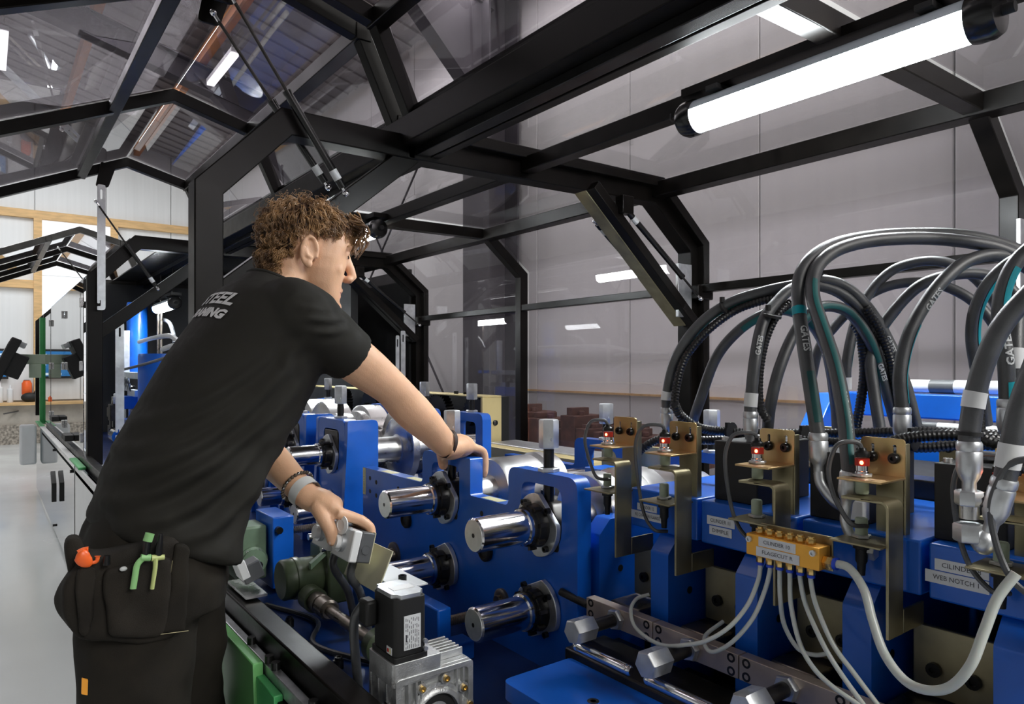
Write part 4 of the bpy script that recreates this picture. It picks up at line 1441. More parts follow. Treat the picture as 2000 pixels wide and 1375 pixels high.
def sensor_bracket(x, k):
    t = thing('sensor_bracket', GB[k], 'bracket', (x - .03, 1.0, -.37), 'gold sensor brackets')
    th = .004
    yA, yB = .970, 1.012
    zt, zb = -.183, -.368
    r = .012
    prof = [(x - .066, zt - th), (x - .066, zt)]
    for q in range(7):
        a = PI / 2 - PI / 2 * q / 6
        prof.append((x - r + r * math.cos(a), zt - r + r * math.sin(a)))
    prof += [(x, zb), (x - th, zb)]
    for q in range(7):
        a = PI / 2 * q / 6
        prof.append((x - r + (r - th) * math.cos(a), zt - r + (r - th) * math.sin(a)))
    MB().prism(prof, yA, yB).build('long_bracket', 'gold_olive', t, bev=.0008)
    MB().b2(x - th, x, 1.013, 1.075, zb, -.335).build('bracket_foot', 'gold_olive', t, bev=.001)
    # slotted upper angle
    ux0, ux1, uy = x - .070, x - .008, 1.034
    outl = rpoly([(ux0, -.157), (ux0, -.103), (ux1, -.103), (ux1, -.157)], [.001, .006, .006, .001], 3)
    hl = [rpoly([(sx - .0025, -.133), (sx - .0025, -.112), (sx + .0025, -.112), (sx + .0025, -.133)], .0024, 3)[::-1] for sx in (x - .053, x - .022)]
    up = MB().prism(outl, uy, uy + .003, holes=hl).build('slotted_plate', 'gold_zinc', t, bev=.0006)
    MB().b2(ux1 - .003, ux1, uy + .003, uy + .016, -.30, -.11).build('side_plate', 'gold_olive', t, bev=.0006)
    MB().b2(ux0, ux1, .966, uy + .003, -.160, -.157).build('upper_shelf', 'gold_zinc', up, bev=.0006)
    for sx in (x - .053, x - .022):
        MB().lathe((sx, uy, -.131), (0, -1, 0), [(.0078, 0), (.0078, .005), (.006, .008), (.003, .008), (.003, .004)], 16).build('screw', 'black_oxide', up)
    MB().b2(x - .050, x - .0115, 1.0375, 1.041, -.30, -.16).build('backing_plate', 'gold_olive', t, bev=.001)
    # upper sensor
    sx, sy = x - .050, .998
    s = MB().lathe((sx, sy, -.157), (0, 0, 1), [(.0105, 0), (.0105, .008), (.0092, .009), (.0092, .016)], 20).build('sensor', 'chrome', t)
    MB().lathe((sx, sy, -.141), (0, 0, 1), [(.0098, 0), (.0098, .010)], 20).build('led_ring', 'led_red', s)
    MB().sphere((sx + .004, sy - .0095, -.136), (.0028, .0018, .0028), 8, 6).build('led', 'led_spot', s)
    MB().lathe((sx, sy, -.129), (0, 0, 1), [(.0098, 0), (.0105, .002), (.0098, .006), (.006, .009), (.005, .013)], 18).build('cable_socket', 'black_oxide', s)
    MB().hexa((sx, sy, -.1565), (sx, sy, -.152), .0145, .4).build('sensor_nut', 'zinc', s)
    MB().lathe((sx, sy, -.160), (0, 0, -1), [(.0125, 0), (.0125, .003), (.009, .004), (.009, .019), (.008, .021)], 20).build('sensor_tip', 'sensor_green', s)
    # lower sensor on its own shelf
    lz = -.243
    MB().b2(x - .075, x - .004, .955, 1.03, lz - .003, lz).build('lower_shelf', 'gold_olive', t, bev=.0008)
    s2 = MB().lathe((sx, sy - .002, lz), (0, 0, 1), [(.0085, 0), (.0085, .026), (.0075, .028)], 20).build('sensor_tip', 'sensor_green', t)
    MB().hexa((sx, sy - .002, lz), (sx, sy - .002, lz + .005), .0135, .2).build('sensor_nut', 'zinc', s2)
    MB().lathe((sx, sy - .002, lz - .003), (0, 0, -1), [(.011, 0), (.011, .012), (.008, .013), (.008, .03), (.006, .034), (.005, .05)], 16).build('sensor_body', 'matte_black', s2)
    # cable
    drop = [.05, .125, .10, .05, .10][k]
    out_ = [.030, .040, .036, .03, .04][k]
    P = [V(sx, sy, -.118), V(sx - .004, sy - .008, -.108), V(sx - out_ * .7, sy - .028, -.112), V(sx - out_, sy - .035, -.145), V(sx - out_ * .95, sy - .03, -.15 - drop * .5),
         V(sx - out_ * .6, sy - .03, -.15 - drop * .95), V(sx, sy - .03, -.17 - drop), V(sx + .01, sy - .005, -.175 - drop)]
    MB().tube(catmull(P, 8), .0033, 8).build('sensor_cable', 'rubber', t)
    return t


for k, x in enumerate(XS):
    sensor_bracket(x, k)

# ---- anodised manifold with white tubes
mf = thing('air_manifold', 'orange anodised air manifold block with two white name labels', 'manifold', (-.59, .945, -.29))
mx0, mx1, mz0, mz1, my = -.650, -.533, -.286, -.254, .930
MB().b2(mx0, mx1, my, my + .03, mz0, mz1).build('manifold_block', 'anodised_gold', mf, bev=.001)
MB().b2(mx0 + .005, mx1 + .003, my + .031, my + .034, mz0 - .005, mz1 + .012).build('mounting_plate', 'gold_olive', mf, bev=.001)
sign(-.628, -.568, mz1 - .0150, mz1 - .0015, 'CILINDER 10', mf, y=my, h=.008)
sign(-.632, -.562, mz0 + .0015, mz0 + .0155, 'FLAGECUT R', mf, y=my, h=.008)
for x in (mx0 + .006, mx1 - .008):
    m = MB()
    cap(m, (x, my, mz1 - .008), (0, -1, 0), .0045, .004)
    m.build('screw', 'zinc', mf)
TX = [mx0 + .016 + .0165 * k for k in range(6)]
for x in TX:
    MB().hexa((x, my + .012, mz1), (x, my + .012, mz1 + .008), .0065).lathe((x, my + .012, mz1 + .008), (0, 0, 1), [(.0045, 0), (.0045, .003)], 12).build('top_plug', 'brass', mf)
    MB().hexa((x, my + .012, mz0 - .011), (x, my + .012, mz0), .0058).build('tube_fitting', 'brass', mf)
    MB().lathe((x, my + .012, mz0 - .011), (0, 0, -1), [(.0055, 0), (.0055, .004)], 14).build('push_ring', 'blue_ring', mf)
MB().hexa((mx1, my + .015, mz0 + .012), (mx1 + .014, my + .015, mz0 + .012), .0095).build('tube_fitting', 'brass', mf)
MB().lathe((mx1 + .014, my + .015, mz0 + .012), (1, 0, 0), [(.0085, 0), (.0085, .005)], 16).build('push_ring', 'blue_ring', mf)

TUBES = [
    ('white air tube from the manifold\'s first outlet looping left over the linked bar', [(1480, 1136), (1460, 1182), (1425, 1224), (1383, 1250), (1345, 1259), (1290, 1259), (1243, 1228), (1232, 1193), (1243, 1170), (1268, 1161)], [.94, .93, .91, .90, .90, .91, .93, .95, .98, 1.0]),
    ('white air tube from the manifold\'s second outlet curling back at the bar joint', [(1493, 1156), (1470, 1208), (1431, 1253), (1395, 1273), (1378, 1263), (1379, 1240), (1412, 1214)], [.94, .93, .92, .92, .93, .96, 1.0]),
    ('white air tube from the manifold\'s third outlet turning right into the press', [(1524, 1169), (1532, 1221), (1558, 1266), (1590, 1279), (1620, 1276)], [.94, .95, .97, .99, 1.0]),
    ('white air tube from the manifold\'s fourth outlet hanging to the lower edge', [(1545, 1182), (1561, 1253), (1587, 1302), (1626, 1341), (1690, 1385)], [.94, .93, .92, .92, .92]),
    ('white air tube from the manifold\'s fifth outlet hanging to the lower edge', [(1574, 1182), (1607, 1257), (1642, 1315), (1700, 1395)], [.94, .93, .93, .92]),
    ('white air tube from the manifold\'s last outlet hanging to the lower edge', [(1594, 1182), (1626, 1257), (1668, 1315), (1728, 1395)], [.94, .94, .94, .94]),
]
for k, (lab, pp, yy) in enumerate(TUBES):
    P = [V(TX[k], my + .012, mz0 - .010), V(TX[k], my + .012, mz0 - .022)] + [PY(a, b, y) for (a, b), y in zip(pp, yy)]
    tag(MB().tube(catmull(P, 10), .0034, 10).build('air_tube', 'white_tube'), lab, 'tube', 'white air tubes at the manifold')
P = [V(mx1 + .012, my + .015, mz0 + .012)] + [PY(a, b, y) for (a, b), y in zip([(1659, 1110), (1688, 1153), (1704, 1211), (1727, 1276), (1766, 1328), (1811, 1348), (1857, 1341), (1896, 1299), (1922, 1234), (1948, 1169), (1985, 1120)], [.94, .93, .92, .91, .90, .89, .89, .89, .90, .91, .92])]
tag(MB().tube(catmull(P, 10), .0057, 14).build('air_tube', 'white_tube'), 'thick milky supply tube sagging in a wide U at lower right', 'tube')

# ================================================================== hydraulic hoses


def hose(pts, label, r=.0105, name='hydraulic_hose', m_='rubber', step=10, group='big black hydraulic hoses'):
    P = catmull(pts, step)
    o = tag(MB().tube(P, r, 16).build(name, m_), label, 'hose', group)
    return o, P


def arcs(P):
    s = [0]
    for a, b in zip(P[:-1], P[1:]):
        s.append(s[-1] + (b - a).length)
    return s


def wrap(P, r, verts, s0, ang0, flip=1):
    """map flat (u, v) points on the tube surface: u runs along, v around. ang0 turns from the side that faces -Y"""
    S = arcs(P)
    out = []
    for v in verts:
        s = min(max(s0 + flip * v[0], 0), S[-1] - 1e-5)
        i = 0
        lo, hi = 0, len(S) - 1
        while hi - lo > 1:
            md = (lo + hi) // 2
            if S[md] <= s:
                lo = md
            else:
                hi = md
        i = lo
        t = (s - S[i]) / max(1e-6, S[i + 1] - S[i])
        c = P[i].lerp(P[i + 1], t)
        tg = (P[i + 1] - P[i]).normalized()
        q = Vector((.75, -.66, 0.1))
        n = (q - tg * q.dot(tg)).normalized()
        b = tg.cross(n)
        a = ang0 - flip * v[1] / r
        out.append(c + n * (math.cos(a) * (r + .0007)) + b * (math.sin(a) * (r + .0007)))
    return out


def hose_text(o, P, r, s, size, s0, ang0=0.0, flip=1, m_='print_grey'):
    vs, fs = text_data(s, size, bold=.0004, sub=.0022)
    mb = MB().add(wrap(P, r, [(v.x, v.y) for v in vs], s0, ang0, flip), fs)
    return mb.build('hose_print', m_, o)


def hose_stripe(o, P, r, s0, s1, a0, a1, m_):
    n = max(6, int((s1 - s0) / .006))
    w = 6
    vs, fs = [], []
    for i in range(n + 1):
        for k in range(w + 1):
            vs.append((s0 + (s1 - s0) * i / n, -(a0 + (a1 - a0) * k / w) * r))
    for i in range(n):
        for k in range(w):
            fs.append((i * (w + 1) + k, i * (w + 1) + k + 1, (i + 1) * (w + 1) + k + 1, (i + 1) * (w + 1) + k))
    mb = MB().add(wrap(P, r + .0001, vs, 0, 0), fs)
    return mb.build('colour_stripe', m_, o)


def crimp(o, p, d, L=.042, r=.0128, nut=True, elbow=None):
    """crimp sleeve, neck and nut at a hose end; p = hose end, d = outward direction"""
    p, d = Vector(p), Vector(d).normalized()
    MB().lathe(p - d * .004, d, [(r * .9, 0), (r, .003), (r, .010), (r * .93, .012), (r, .014), (r, L * .8), (r * .8, L), (r * .55, L + .006), (r * .55, L + .016)], 24).build('crimp_sleeve', 'zinc', o)
    e = p + d * (L + .012)
    if nut:
        MB().hexa(e, e + d * .018, r * 1.12, .3).build('swivel_nut', 'zinc', o)
        MB().cyl(e + d * .018, e + d * .034, r * .75, seg=18).build('neck', 'steel', o)
    return e


def tape(o, P, r, s0, L=.02, m_='white_plastic', name='white_tape'):
    S = arcs(P)
    pts = [p for p, s in zip(P, S) if s0 <= s <= s0 + L]
    if len(pts) >= 2:
        MB().tube(pts, r + .0012, 18).build(name, m_, o)


def PP(l):
    return [PY(a, b, y) for a, b, y in l]


# 1 outer left arch
o, P = hose(PP([(1302, 800, 1.10), (1304, 765, 1.10), (1320, 700, 1.11), (1365, 635, 1.13), (1425, 592, 1.16), (1495, 569, 1.19), (1550, 557, 1.22), (1600, 547, 1.26), (1650, 560, 1.30), (1698, 605, 1.34), (1738, 672, 1.38), (1768, 750, 1.40), (1790, 832, 1.42)]),
            'outermost hose arching from the left fitting beside the far post over to the back')
crimp(o, P[0], V(0, 0, -1), elbow=1)
tape(o, P, .0105, .018, .022)
hose_stripe(o, P, .0105, .08, .30, .9, 1.6, 'teal_dark')
hose_text(o, P, .0105, 'GATES', .012, .62, .3)
# 2
o, P = hose(PP([(1350, 870, 1.19), (1353, 828, 1.17), (1368, 780, 1.16), (1398, 700, 1.18), (1440, 648, 1.20), (1488, 616, 1.23), (1536, 606, 1.26), (1584, 632, 1.30), (1616, 692, 1.34), (1632, 790, 1.38), (1636, 855, 1.38)]),
            'low pale-topped hose arch inside the outermost one, starting behind the second sensor bracket')
tape(o, P, .0105, .045, .02)
hose_stripe(o, P, .0105, .28, .44, -.2, .9, 'teal_dark')
# 3
o, P = hose(PP([(1466, 808, 1.08), (1466, 790, 1.08), (1475, 700, 1.09), (1491, 628, 1.12), (1519, 588, 1.16), (1552, 562, 1.20), (1600, 558, 1.26), (1650, 578, 1.30), (1690, 622, 1.34), (1720, 690, 1.38), (1742, 760, 1.40), (1756, 830, 1.42)]),
            'hose rising left of the third bracket with a tie near its top')
crimp(o, P[0], V(0, 0, -1))
tape(o, P, .0105, .012, .026)
hose_text(o, P, .0105, 'GATES', .012, .12, .1)
# 4
o, P = hose(PP([(1497, 872, 1.20), (1500, 830, 1.16), (1505, 790, 1.15), (1521, 724, 1.16), (1549, 656, 1.19), (1584, 610, 1.22), (1620, 598, 1.26), (1660, 612, 1.30), (1696, 660, 1.33), (1720, 724, 1.36), (1750, 830, 1.40)]),
            'hose arch with teal print standing between the two tall pale hoses')
hose_stripe(o, P, .0105, .25, .50, -.3, .6, 'teal_dark')
hose_text(o, P, .0105, 'GATES', .012, .52, .2)
# 5 tall pale
o, P = hose(PP([(1598, 850, 1.05), (1592, 815, 1.05), (1582, 750, 1.05), (1571, 680, 1.06), (1560, 600, 1.08), (1563, 540, 1.10), (1590, 500, 1.14), (1640, 474, 1.20), (1720, 460, 1.28), (1800, 457, 1.34), (1880, 460, 1.38), (1960, 478, 1.42), (2030, 510, 1.45)]),
            'tallest hose, left one of the pair sweeping over the top to the right edge', r=.0112)
hose_stripe(o, P, .0112, .02, .10, -.5, .5, 'teal_dark')
hose_stripe(o, P, .0112, .20, .215, -1.5, 1.5, 'teal')
hose_text(o, P, .0112, 'GATES', .015, .155, .0, -1)
e = crimp(o, P[0], V(.02, .0, -1), L=.046, r=.0145, nut=False)
el = catmull([e, e + V(.006, -.002, -.02), e + V(.03, .0, -.045), e + V(.05, .01, -.05)], 6)
MB().tube(el, .0085, 14).build('elbow_pipe', 'zinc', o)
MB().hexa(el[-1] - V(.012, 0, -.003), el[-1] + V(.006, .002, -.001), .018, .2).build('elbow_nut', 'zinc', o)
MB().b2(el[-1].x, el[-1].x + .03, 1.03, 1.05, el[-1].z - .012, el[-1].z + .018).build('port_adapter', 'white_plastic', o, bev=.002)
# 6 tall second
o, P = hose(PP([(1660, 925, 1.00), (1656, 880, 1.01), (1650, 815, 1.02), (1632, 720, 1.04), (1608, 644, 1.06), (1588, 580, 1.08), (1592, 530, 1.11), (1622, 496, 1.15), (1672, 476, 1.20), (1740, 467, 1.26), (1820, 466, 1.32), (1900, 474, 1.36), (1960, 488, 1.40), (2030, 522, 1.44)]),
            'second tall hose of the sweeping pair, ending in front of the fourth bracket', r=.0112)
hose_stripe(o, P, .0112, .01, .33, -.35, .35, 'teal_dark')
hose_text(o, P, .0112, '3/4"  4000 PSI', .011, .09, .0, -1)
e = crimp(o, P[0], V(-.1, 0, -1), L=.040, r=.0138, nut=False)
el = catmull([e, e + V(.0, -.002, -.02), e + V(.012, .0, -.045), e + V(.03, .01, -.052)], 6)
MB().tube(el, .0075, 14).build('elbow_pipe', 'zinc', o)
MB().hexa(el[-1] - V(.008, 0, 0), el[-1] + V(.008, .002, -.001), .0165, .2).build('elbow_nut', 'zinc', o)
# 7..12 background arcs
o, P = hose(PP([(1652, 760, 1.5), (1655, 700, 1.5), (1672, 625, 1.52), (1700, 570, 1.54), (1740, 530, 1.56), (1785, 513, 1.58), (1832, 510, 1.60), (1872, 522, 1.62), (1912, 550, 1.64), (1948, 600, 1.66), (1975, 680, 1.66), (1990, 780, 1.66)]),
            'highest of the rear hose arcs, ending left in a white sleeve')
hose_stripe(o, P, .0105, .05, .17, 1.0, 1.9, 'teal')
tape(o, P, .0105, .0, .03)
o, P = hose(PP([(1584, 745, 1.5), (1600, 680, 1.5), (1632, 636, 1.52), (1680, 588, 1.54), (1732, 560, 1.56), (1792, 551, 1.58), (1848, 560, 1.60), (1900, 588, 1.62), (1940, 632, 1.64), (1968, 700, 1.64), (1980, 800, 1.64)]),
            'lower wide rear hose arc crossing behind the bundle')
o, P = hose(PP([(1762, 800, 1.22), (1758, 730, 1.22), (1775, 655, 1.24), (1808, 592, 1.27), (1848, 542, 1.30), (1890, 510, 1.34), (1940, 498, 1.38), (1985, 510, 1.42), (2040, 545, 1.45)]),
            'hose with a bright teal stripe rising in front of the blue beam', r=.011)
hose_stripe(o, P, .011, .01, .15, .7, 1.6, 'teal')
hose_text(o, P, .011, 'GATES', .015, .20, .5, 1)
crimp(o, P[0], V(0, 0, -1), L=.05, r=.0140, nut=False)
o, P = hose(PP([(1718, 835, 1.34), (1706, 760, 1.34), (1700, 700, 1.34), (1716, 650, 1.36), (1752, 600, 1.38), (1800, 556, 1.40), (1860, 537, 1.44), (1920, 536, 1.48), (1968, 560, 1.50), (2030, 630, 1.52)]),
            'rear hose arc with thin teal edge bending right behind the striped hose')
hose_stripe(o, P, .0105, .05, .24, 1.3, 1.9, 'teal')
o, P = hose(PP([(1925, 830, 1.30), (1912, 740, 1.28), (1900, 660, 1.26), (1908, 600, 1.25), (1935, 550, 1.25), (1978, 512, 1.26), (2040, 490, 1.28)]),
            'teal-printed hose at right, left of the near-vertical one')
hose_stripe(o, P, .0105, .08, .26, .2, .9, 'teal')
o, P = hose(PP([(1968, 785, 1.14), (1964, 700, 1.13), (1953, 625, 1.13), (1960, 564, 1.13), (1985, 512, 1.14), (2030, 470, 1.16)]),
            'near-vertical hose with white maker print close to the right edge')
hose_stripe(o, P, .0105, .0, .03, -.4, .9, 'teal')
hose_stripe(o, P, .0105, .115, .19, -.2, .8, 'teal')
hose_text(o, P, .0105, 'GATES', .015, .075, .1, 1)
crimp(o, P[0], V(0, 0, -1), L=.046, r=.0132, nut=False)
o, P = hose(PP([(1893, 868, .96), (1894, 838, .96), (1906, 765, .965), (1930, 690, .97), (1965, 625, .98), (2040, 545, 1.0)]),
            'thick foreground hose with white tape bending right over the third cylinder block', r=.0118)
crimp(o, P[0], V(0, 0, -1), L=.044, r=.0142)
tape(o, P, .0118, .042, .026)
MB().tube([P[7], P[9]], .0145, 16).build('cable_tie', 'matte_black', o)
e = V(P[0].x, P[0].y, P[0].z - .096)
MB().hexa(e, e + V(0, 0, -.022), .0175, .1).sphere(e + V(.014, .004, -.020), (.014, .014, .016), 14, 8).build('elbow_fitting', 'zinc', o)
o, P = hose(PP([(1962, 940, .93), (1972, 890, .93), (1990, 800, .935), (2030, 690, .95)]), 'foreground hose cut by the right edge, with a white sleeve', r=.0118)
tape(o, P, .0118, .015, .03)
crimp(o, P[0], V(-.25, 0, -1), L=.05, r=.0138, nut=False)
o, P = hose(PP([(1985, 760, 1.2), (1983, 690, 1.2), (1990, 600, 1.22), (2030, 540, 1.24)]), 'hose with white sleeve at the very right edge')
tape(o, P, .0105, .03, .03)
crimp(o, P[0], V(0, 0, -1), L=.05, r=.014)


def conduit(l, label, r=.0095, r2=None, ds=.0032):
    P = resample(catmull(PP(l), 12), ds)
    rr = [r if (k // 1) % 2 else r * .84 for k in range(len(P))]
    return tag(MB().tube(P, rr, 12).build('corrugated_conduit', 'conduit'), label, 'conduit', 'black corrugated conduits')


conduit([(1318, 790, 1.08), (1330, 812, 1.10), (1365, 835, 1.14), (1420, 843, 1.20), (1500, 846, 1.25), (1600, 846, 1.28), (1700, 845, 1.30), (1800, 843, 1.32), (1900, 848, 1.34), (1990, 850, 1.36)], 'upper conduit running level behind the black cylinder blocks')
conduit([(1235, 905, 1.16), (1255, 876, 1.16), (1300, 855, 1.18), (1370, 860, 1.2), (1440, 858, 1.22), (1520, 858, 1.22), (1600, 862, 1.24), (1700, 868, 1.26), (1800, 874, 1.28), (1900, 868, 1.3), (1990, 872, 1.3)], 'lower conduit rising from behind the first gold bracket')
conduit([(1726, 868, 1.14), (1760, 858, 1.16), (1800, 852, 1.18), (1860, 850, 1.20), (1920, 855, 1.22), (1990, 862, 1.24)], 'conduit resting over the fourth sensor bracket toward the right')
conduit([(1316, 800, 1.09), (1322, 750, 1.10), (1338, 700, 1.11), (1378, 650, 1.13), (1430, 610, 1.16), (1480, 590, 1.18), (1530, 580, 1.2)], 'conduit strapped under the outermost hose arch', r=.0085)
conduit([(1500, 822, 1.10), (1484, 790, 1.10), (1483, 730, 1.11), (1495, 665, 1.13), (1518, 615, 1.15), (1545, 590, 1.18)], 'conduit strapped beside the hose left of the third bracket', r=.008)
conduit([(1672, 835, 1.34), (1682, 780, 1.34), (1688, 720, 1.34), (1680, 655, 1.33), (1666, 630, 1.33)], 'dark vertical conduit under the hose bundle', r=.0095)
conduit([(1690, 600, 1.32), (1715, 640, 1.34), (1738, 700, 1.36), (1752, 770, 1.38), (1775, 835, 1.40)], 'conduit following the right leg of the hose arches', r=.0085)
conduit([(1910, 800, 1.12), (1916, 850, 1.10), (1950, 868, 1.10), (2010, 880, 1.10)], 'conduit curving down from the near-vertical hose', r=.0085)
conduit([(1940, 1005, .93), (1932, 990, .93), (1950, 950, .935), (1985, 915, .94), (2030, 900, .95)], 'foreground conduit at the right edge beside a thin cable', r=.0095)
tag(MB().tube(catmull(PP([(2020, 895, .92), (1975, 905, .92), (1950, 940, .92), (1935, 990, .92), (1945, 1060, .92), (1975, 1130, .92), (2020, 1170, .92)]), 10), .0038, 8).build('thin_cable', 'rubber'), 'thin grey cable looping down at the right edge', 'cable')
# cable ties
for k, (a, b, y, d) in enumerate(((1428, 843, 1.20, (1, 0, 0)), (1573, 850, 1.24, (1, 0, 0)), (1785, 858, 1.20, (1, 0, 0)), (1418, 600, 1.155, (.8, 0, .3)), (1610, 553, 1.27, (1, 0, -.1)), (1508, 617, 1.13, (.3, 0, 1)))):
    c = PY(a, b, y)
    d = Vector(d).normalized()
    tag(MB().tube([c - d * .0025, c + d * .0025], .0165 if k > 2 else .019, 18).box(c + V(0, -.012, .014), (.006, .008, .010)).build('cable_tie', 'matte_black'), ['black cable tie on the level conduits above the second bracket', 'black cable tie on the level conduits above the third bracket', 'cable tie on the conduits right of the fourth bracket', 'cable tie round the outermost hose arch', 'cable tie at the crest where the hose arches cross', 'cable tie on the hose left of the tall pale pair'][k], 'cable tie', 'cable ties on hoses and conduits')

# ---- rear beam of the far machine half
rb_ = thing('rear_beam', 'bright blue beam at the back carrying white cylinders under the hoses', 'beam', (-.4, 2.05, -.64))
MB().b2(-1.10, .6, 2.0, 2.08, -.14, -.075).build('upper_beam', 'blue', rb_, bev=.004)
MB().b2(-1.10, .6, 1.96, 2.10, -.25, -.185).build('lower_beam', 'blue', rb_, bev=.004)
MB().prism([(1.86, -.25), (2.0, -.08), (2.08, -.08), (2.08, -.25)], -1.16, -1.10, axis='X').build('end_cheek', 'blue', rb_, bev=.003)
for x0, x1, z in ((-.88, -.62, -.155), (-.52, -.30, -.155)):
    MB().lathe((x0, 1.96, z), (1, 0, 0), [(.008, 0), (.010, .01), (.010, x1 - x0 - .05), (.006, x1 - x0 - .045), (.006, x1 - x0)], 20).build('air_cylinder', 'white_plastic', rb_)
    MB().lathe((x0 + .03, 1.96, z), (1, 0, 0), [(.0105, 0), (.0105, .05)], 20).build('dark_collar', 'grey_plastic', rb_)
for x0, x1, z in ((-.92, -.60, -.055),):
    MB().lathe((x0, 2.04, z), (1, 0, 0), [(.015, 0), (.018, .01), (.018, x1 - x0), (.012, x1 - x0 + .01)], 24).build('air_cylinder', 'white_plastic', rb_)
    MB().lathe((x0 + .07, 2.04, z), (1, 0, 0), [(.0185, 0), (.0185, .06)], 24).build('dark_collar', 'grey_plastic', rb_)
MB().b2(-.56, .3, 2.09, 2.2, -.10, -.035).build('green_housing', 'green_paint', rb_, bev=.005)
for x in (-.92, -.62):
    m = MB().b2(x - .04, x + .04, 1.62, 1.625, -.24, -.145)
    q = m.build('bracket_plate', 'gold_olive', rb_, bev=.002)
    m = MB()
    cap(m, (x - .02, 1.62, -.175), (0, -1, 0), .007, .004)
    m.build('screw', 'black_oxide', q)
cv = tag(MB().b2(-1.04, .5, 1.425, 1.85, -.245, -.232).build('cover_plate', 'matte_black', bev=.002), 'flat black cover plate behind the hose fittings', 'cover')
MB().b2(-.99, .5, 1.43, 1.84, -.679, -.245).build('cover_box', 'matte_black', cv)
cv2 = tag(MB().b2(-1.02, .5, 1.35, 1.41, -.312, -.205).build('valve_block', 'gloss_black', bev=.003), 'long black valve block behind the cylinder blocks', 'valve block')

# ================================================================== beyond the machine: pallet with castings
pt = thing('pallet_table', 'low timber-edged pallet stand seen through the side pane', 'pallet', (-3.4, 3.35, -1.33))
MB().b2(-4.3, -2.7, 3.15, 3.55, -.62, -.58).build('table_top', 'brown_iron', pt, bev=.004)
MB().b2(-4.3, -2.7, 3.10, 3.15, -.60, -.57).build('front_board', 'timber', pt, bev=.003)
for x in (-4.2, -3.5, -2.8):
    MB().b2(x - .05, x + .05, 3.2, 3.5, -1.33, -.62).build('leg', 'matte_black', pt)
struct(MB().b2(-5.1, -1.2, 3.95, 3.99, -.225, -.21).build('trim_50', 'timber'), 'thin timber rail low on the back wall')
random.seed(11)
x = -4.25
i = 0
while x < -2.8:
    w = random.uniform(.10, .22)
    h = random.choice((.10, .14, .16, .20, .24))
    m = MB().b2(x, x + w - .01, 3.2, 3.48, -.58, -.58 + h)
    m.b2(x + .02, x + w * .5, 3.24, 3.40, -.58 + h, -.58 + h + random.uniform(.02, .06))
    m.cyl((x + w * .7, 3.3, -.58 + h), (x + w * .7, 3.3, -.58 + h + .03), .02, seg=12)
    tag(m.build('iron_casting', 'brown_iron', bev=.004), 'brown iron casting on the pallet outside the pane, %s from the left' % ['first', 'second', 'third', 'fourth', 'fifth', 'sixth', 'seventh', 'eighth', 'ninth', 'tenth', 'eleventh', 'twelfth', 'thirteenth', 'fourteenth'][i], 'casting', 'iron castings on the pallet')
    x += w
    i += 1

# ================================================================== press section behind the man (left)
pr = thing('press_station', 'blue hydraulic press with chrome columns and grey hoses inside the far bay', 'press', (-5.9, 1.4, -.64))


def wp(px, py, d):
    r = ray(px, py)
    return r * d


def at(px, py, y):
    return PY(px, py, y)


a = at(268, 640, 1.10)
MB().lathe((a.x, a.y, -.05), (0, 0, 1), [(.085, 0), (.085, .60), (.08, .62)], 36).build('press_cylinder', 'blue', pr)
MB().b2(a.x - .2, a.x + .25, 1.0, 1.25, -.085, -.05).build('crosshead', 'blue', pr, bev=.004)
b = at(315, 730, 1.05)
MB().lathe((b.x, b.y, -.27), (0, 0, 1), [(.155, 0), (.155, .34), (.15, .36)], 40).build('press_cylinder', 'blue', pr)
MB().b2(b.x - .35, b.x + .2, .95, 1.2, -.36, -.27).build('crosshead', 'blue', pr, bev=.004)
MB().b2(b.x - .05, b.x + .30, .80, 1.0, -.64, -.38).build('blue_block', 'blue', pr, bev=.005)
c = at(252, 790, .95)
MB().cyl((c.x, c.y, -.86), (c.x, c.y, -.30), .055, seg=28).build('guide_column', 'chrome', pr)
MB().b2(c.x - .2, c.x + .25, .88, 1.02, -.34, -.24).build('blue_yoke', 'blue', pr, bev=.005)
MB().lathe((c.x, c.y, -.24), (0, 0, 1), [(.05, 0), (.05, .07), (.04, .08)], 24).build('column_cap', 'black_oxide', pr)
MB().cyl((c.x + .1, .84, -.55), (c.x + .32, .84, -.55), .055, seg=24).build('roller', 'chrome', pr)
MB().b2(c.x - .1, c.x + .4, .8, 1.0, -.90, -.66).build('blue_base', 'blue_dark', pr, bev=.004)
MB().b2(c.x + .15, c.x + .27, .78, .86, -.43, -.30).build('valve_body', 'dark_steel', pr, bev=.006)
MB().b2(c.x + .17, c.x + .25, .80, .85, -.30, -.24).build('valve_cap', 'steel', pr, bev=.004)
for zz, l in ((-.10, .55), (-.24, .4)):
    MB().b2(c.x - .35, c.x + l, .93, .98, zz, zz + .05).build('aluminium_profile', 'aluminium', pr, bev=.003)
MB().b2(c.x - .22, c.x - .17, .93, .98, -.66, .30).build('aluminium_profile', 'aluminium', pr, bev=.003)
for k in range(4):
    q = V(c.x - .05 + .09 * k, .92, -.20)
    MB().cyl(q, q + V(0, 0, .05), .012, seg=10).cyl(q + V(0, 0, .05), q + V(0, 0, .06), .018, seg=10).build('sensor', 'steel', pr)
    MB().tube(catmull([q + V(0, 0, .06), q + V(.02, -.02, .11), q + V(.05, -.02, .08), q + V(.06, 0, 0)], 6), .004, 6).build('sensor_wire', 'rubber', pr)
